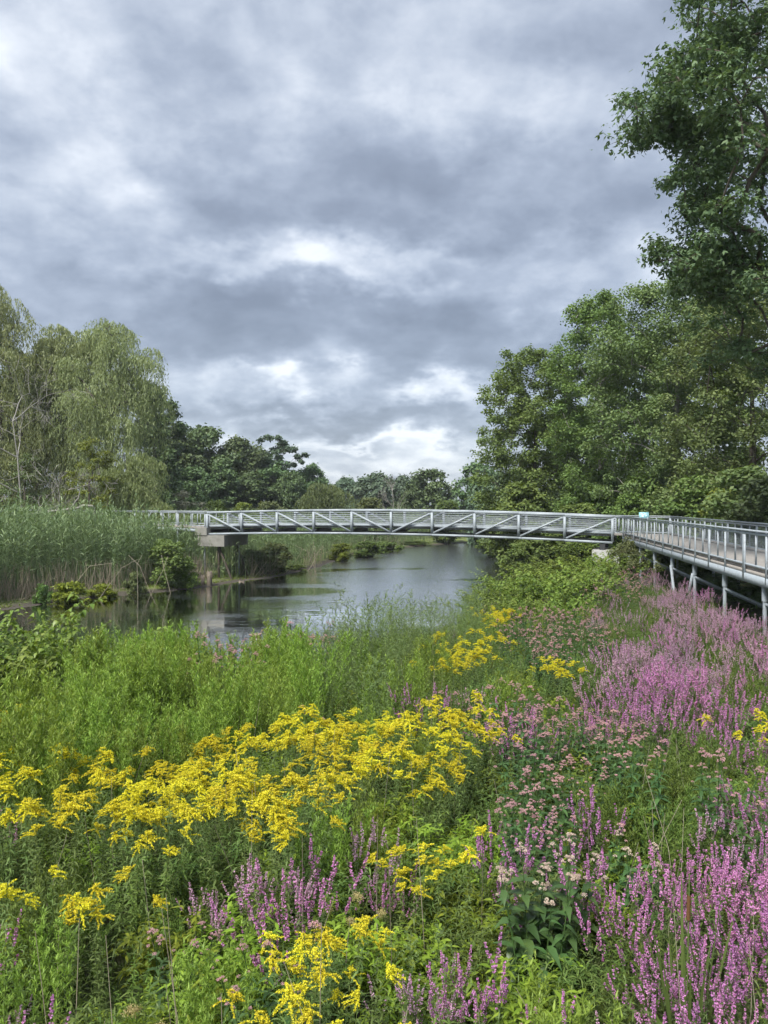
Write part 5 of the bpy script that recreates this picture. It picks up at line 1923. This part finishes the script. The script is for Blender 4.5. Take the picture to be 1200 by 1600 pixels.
# cattail at the right
ct = empty('cattail', (px2(1075, 5.0), 5.0, gz(1.96, 5.0)))
tag(ct, 'cattail with blade leaves and one brown head among the magenta spikes', 'cattail')
r = np.random.default_rng(330)
for i in range(16):
    a = r.uniform(0, 6.28)
    h_ = r.uniform(1.0, 1.6)
    g = Geo()
    leaves6(g, [[math.cos(a) * .06, math.sin(a) * .06, 0]], azel(np.array([a]), np.array([r.uniform(1.25, 1.5)])), [[math.cos(a), math.sin(a), .2]], h_, .020, .03 + r.uniform(0, .12), (.9, 1, .8), (0, .4, .8, 1))
    obj('blade', g.mesh('blade', L_grass), ct)
g = Geo()
polytube(g, [(0, 0, 0), (.01, 0, .7), (.02, 0, 1.42)], .006, .004, 5)
obj('stalk', g.mesh('stalk', L_grass), ct)
g = Geo()
polytube(g, [(.013, 0, 1.12), (.0135, 0, 1.13), (.017, 0, 1.27), (.0175, 0, 1.28)], .014, .013, 8)
obj('seed_head', g.mesh('seed_head', M_cattail, True), ct)

# low undergrowth that hides the soil
r = np.random.default_rng(400)
g = Geo()
N_ = 46000
Y = 2.2 + 24 * r.uniform(0, 1, N_) ** 1.25
X = r.uniform(-1, 1, N_) * (.55 * Y + 1.4)
m = (~in_river(X, Y)) & (seg_dist(X, Y, RB) < seg_dist(X, Y, LB)) & (seg_dist(X, Y, RB) > .4)
X, Y = X[m], Y[m]
n = len(X)
P = np.stack([X, Y, ground(X, Y) + r.uniform(0, .55, n)], 1)
L_ = r.uniform(.06, .12, n) * np.clip(Y / 6, 1, 2.2)
diamonds(g, P, azel(r.uniform(0, 6.28, n), r.normal(.25, .35, n)), np.tile([0, 0, 1.0], (n, 1)) + r.normal(0, .3, (n, 3)), L_, L_ * .35)
tag(obj('undergrowth', g.mesh('undergrowth', L_under)), 'dense low green undergrowth beneath the meadow flowers', 'undergrowth', kind='stuff')
g = Geo()
n = 230
Y = 3.4 + 14 * r.uniform(0, 1, n) ** 1.2
X = r.uniform(-1, 1, n) * (.5 * Y + .6)
m = (~in_river(X, Y)) & (seg_dist(X, Y, RB) < seg_dist(X, Y, LB)) & (seg_dist(X, Y, RB) > .8)
X, Y = X[m], Y[m]
n = len(X)
B = np.stack([X, Y, ground(X, Y)], 1)
ln = r.uniform(.9, 1.55, n)
T = B + np.stack([r.normal(0, .22, n), r.normal(0, .22, n), ln], 1)
mid = (B + T) / 2 + r.normal(0, .05, (n, 3))
tubes(g, B, mid, .0038, .003, 3)
tubes(g, mid, T, .003, .0018, 3)
tag(obj('dry_stalks', g.mesh('dry_stalks', M_tan)), 'thin dry stalks of last year standing among the meadow flowers', 'stalks', kind='stuff')
# grass tufts along the shores
g = Geo()
pts = scatter(r, 60000, -30, 14, 12, 60, lambda X, Y: (~in_river(X, Y)) & (seg_dist(X, Y, RB) < 1.8) & (seg_dist(X, Y, RB) < seg_dist(X, Y, LB)))
n = len(pts)
P = np.stack([pts[:, 0], pts[:, 1], ground(pts[:, 0], pts[:, 1])], 1)
leaves6(g, P, azel(r.uniform(0, 6.28, n), r.normal(1.1, .25, n)), rand_dirs(r, n), r.uniform(.4, 1.0, n), .022, .25, (.9, 1, .7))
tag(obj('shore_grass', g.mesh('shore_grass', L_grass)), 'long grass along the near water edge', 'grass', kind='stuff')
# damp summer air
m, t = new_mat('humid_air')
pv = t.add('ShaderNodeVolumePrincipled')
pv.inputs['Color'].default_value = (.86, .91, .97, 1)
pv.inputs['Density'].default_value = 0.0004
pv.inputs['Anisotropy'].default_value = 0.2
o = t.add('ShaderNodeOutputMaterial')
t.link(pv.outputs[0], o.inputs['Volume'])
tag(prism('haze', [(-420, -110), (420, -110), (420, 440), (-420, 440)], -2.2, 31.0, m), 'thin damp air over the whole marsh', 'haze', kind='stuff')
# few enough to count along a row: say which one from the left
ORD = ['leftmost', 'second from left', 'third from left', 'fourth from left', 'fifth from left', 'sixth from left', 'seventh from left', 'eighth from left', 'ninth from left', 'tenth from left', 'eleventh from left', 'twelfth from left'] + [w_ + ' from left' for w_ in ('thirteenth', 'fourteenth', 'fifteenth', 'sixteenth', 'seventeenth', 'eighteenth', 'nineteenth', 'twentieth')]
GR = {}
for e in PLANTS:
    GR.setdefault(e['group'], []).append(e)
for k, L_ in GR.items():
    if 2 <= len(L_) <= 20:
        L_.sort(key=lambda e: e.location.x / e.location.y)
        for i, e in enumerate(L_):
            e['label'] = e['label'] + ', ' + (ORD[i] if i < len(L_) - 1 else 'rightmost')
print('plants', COUNT, sum(COUNT.values()))
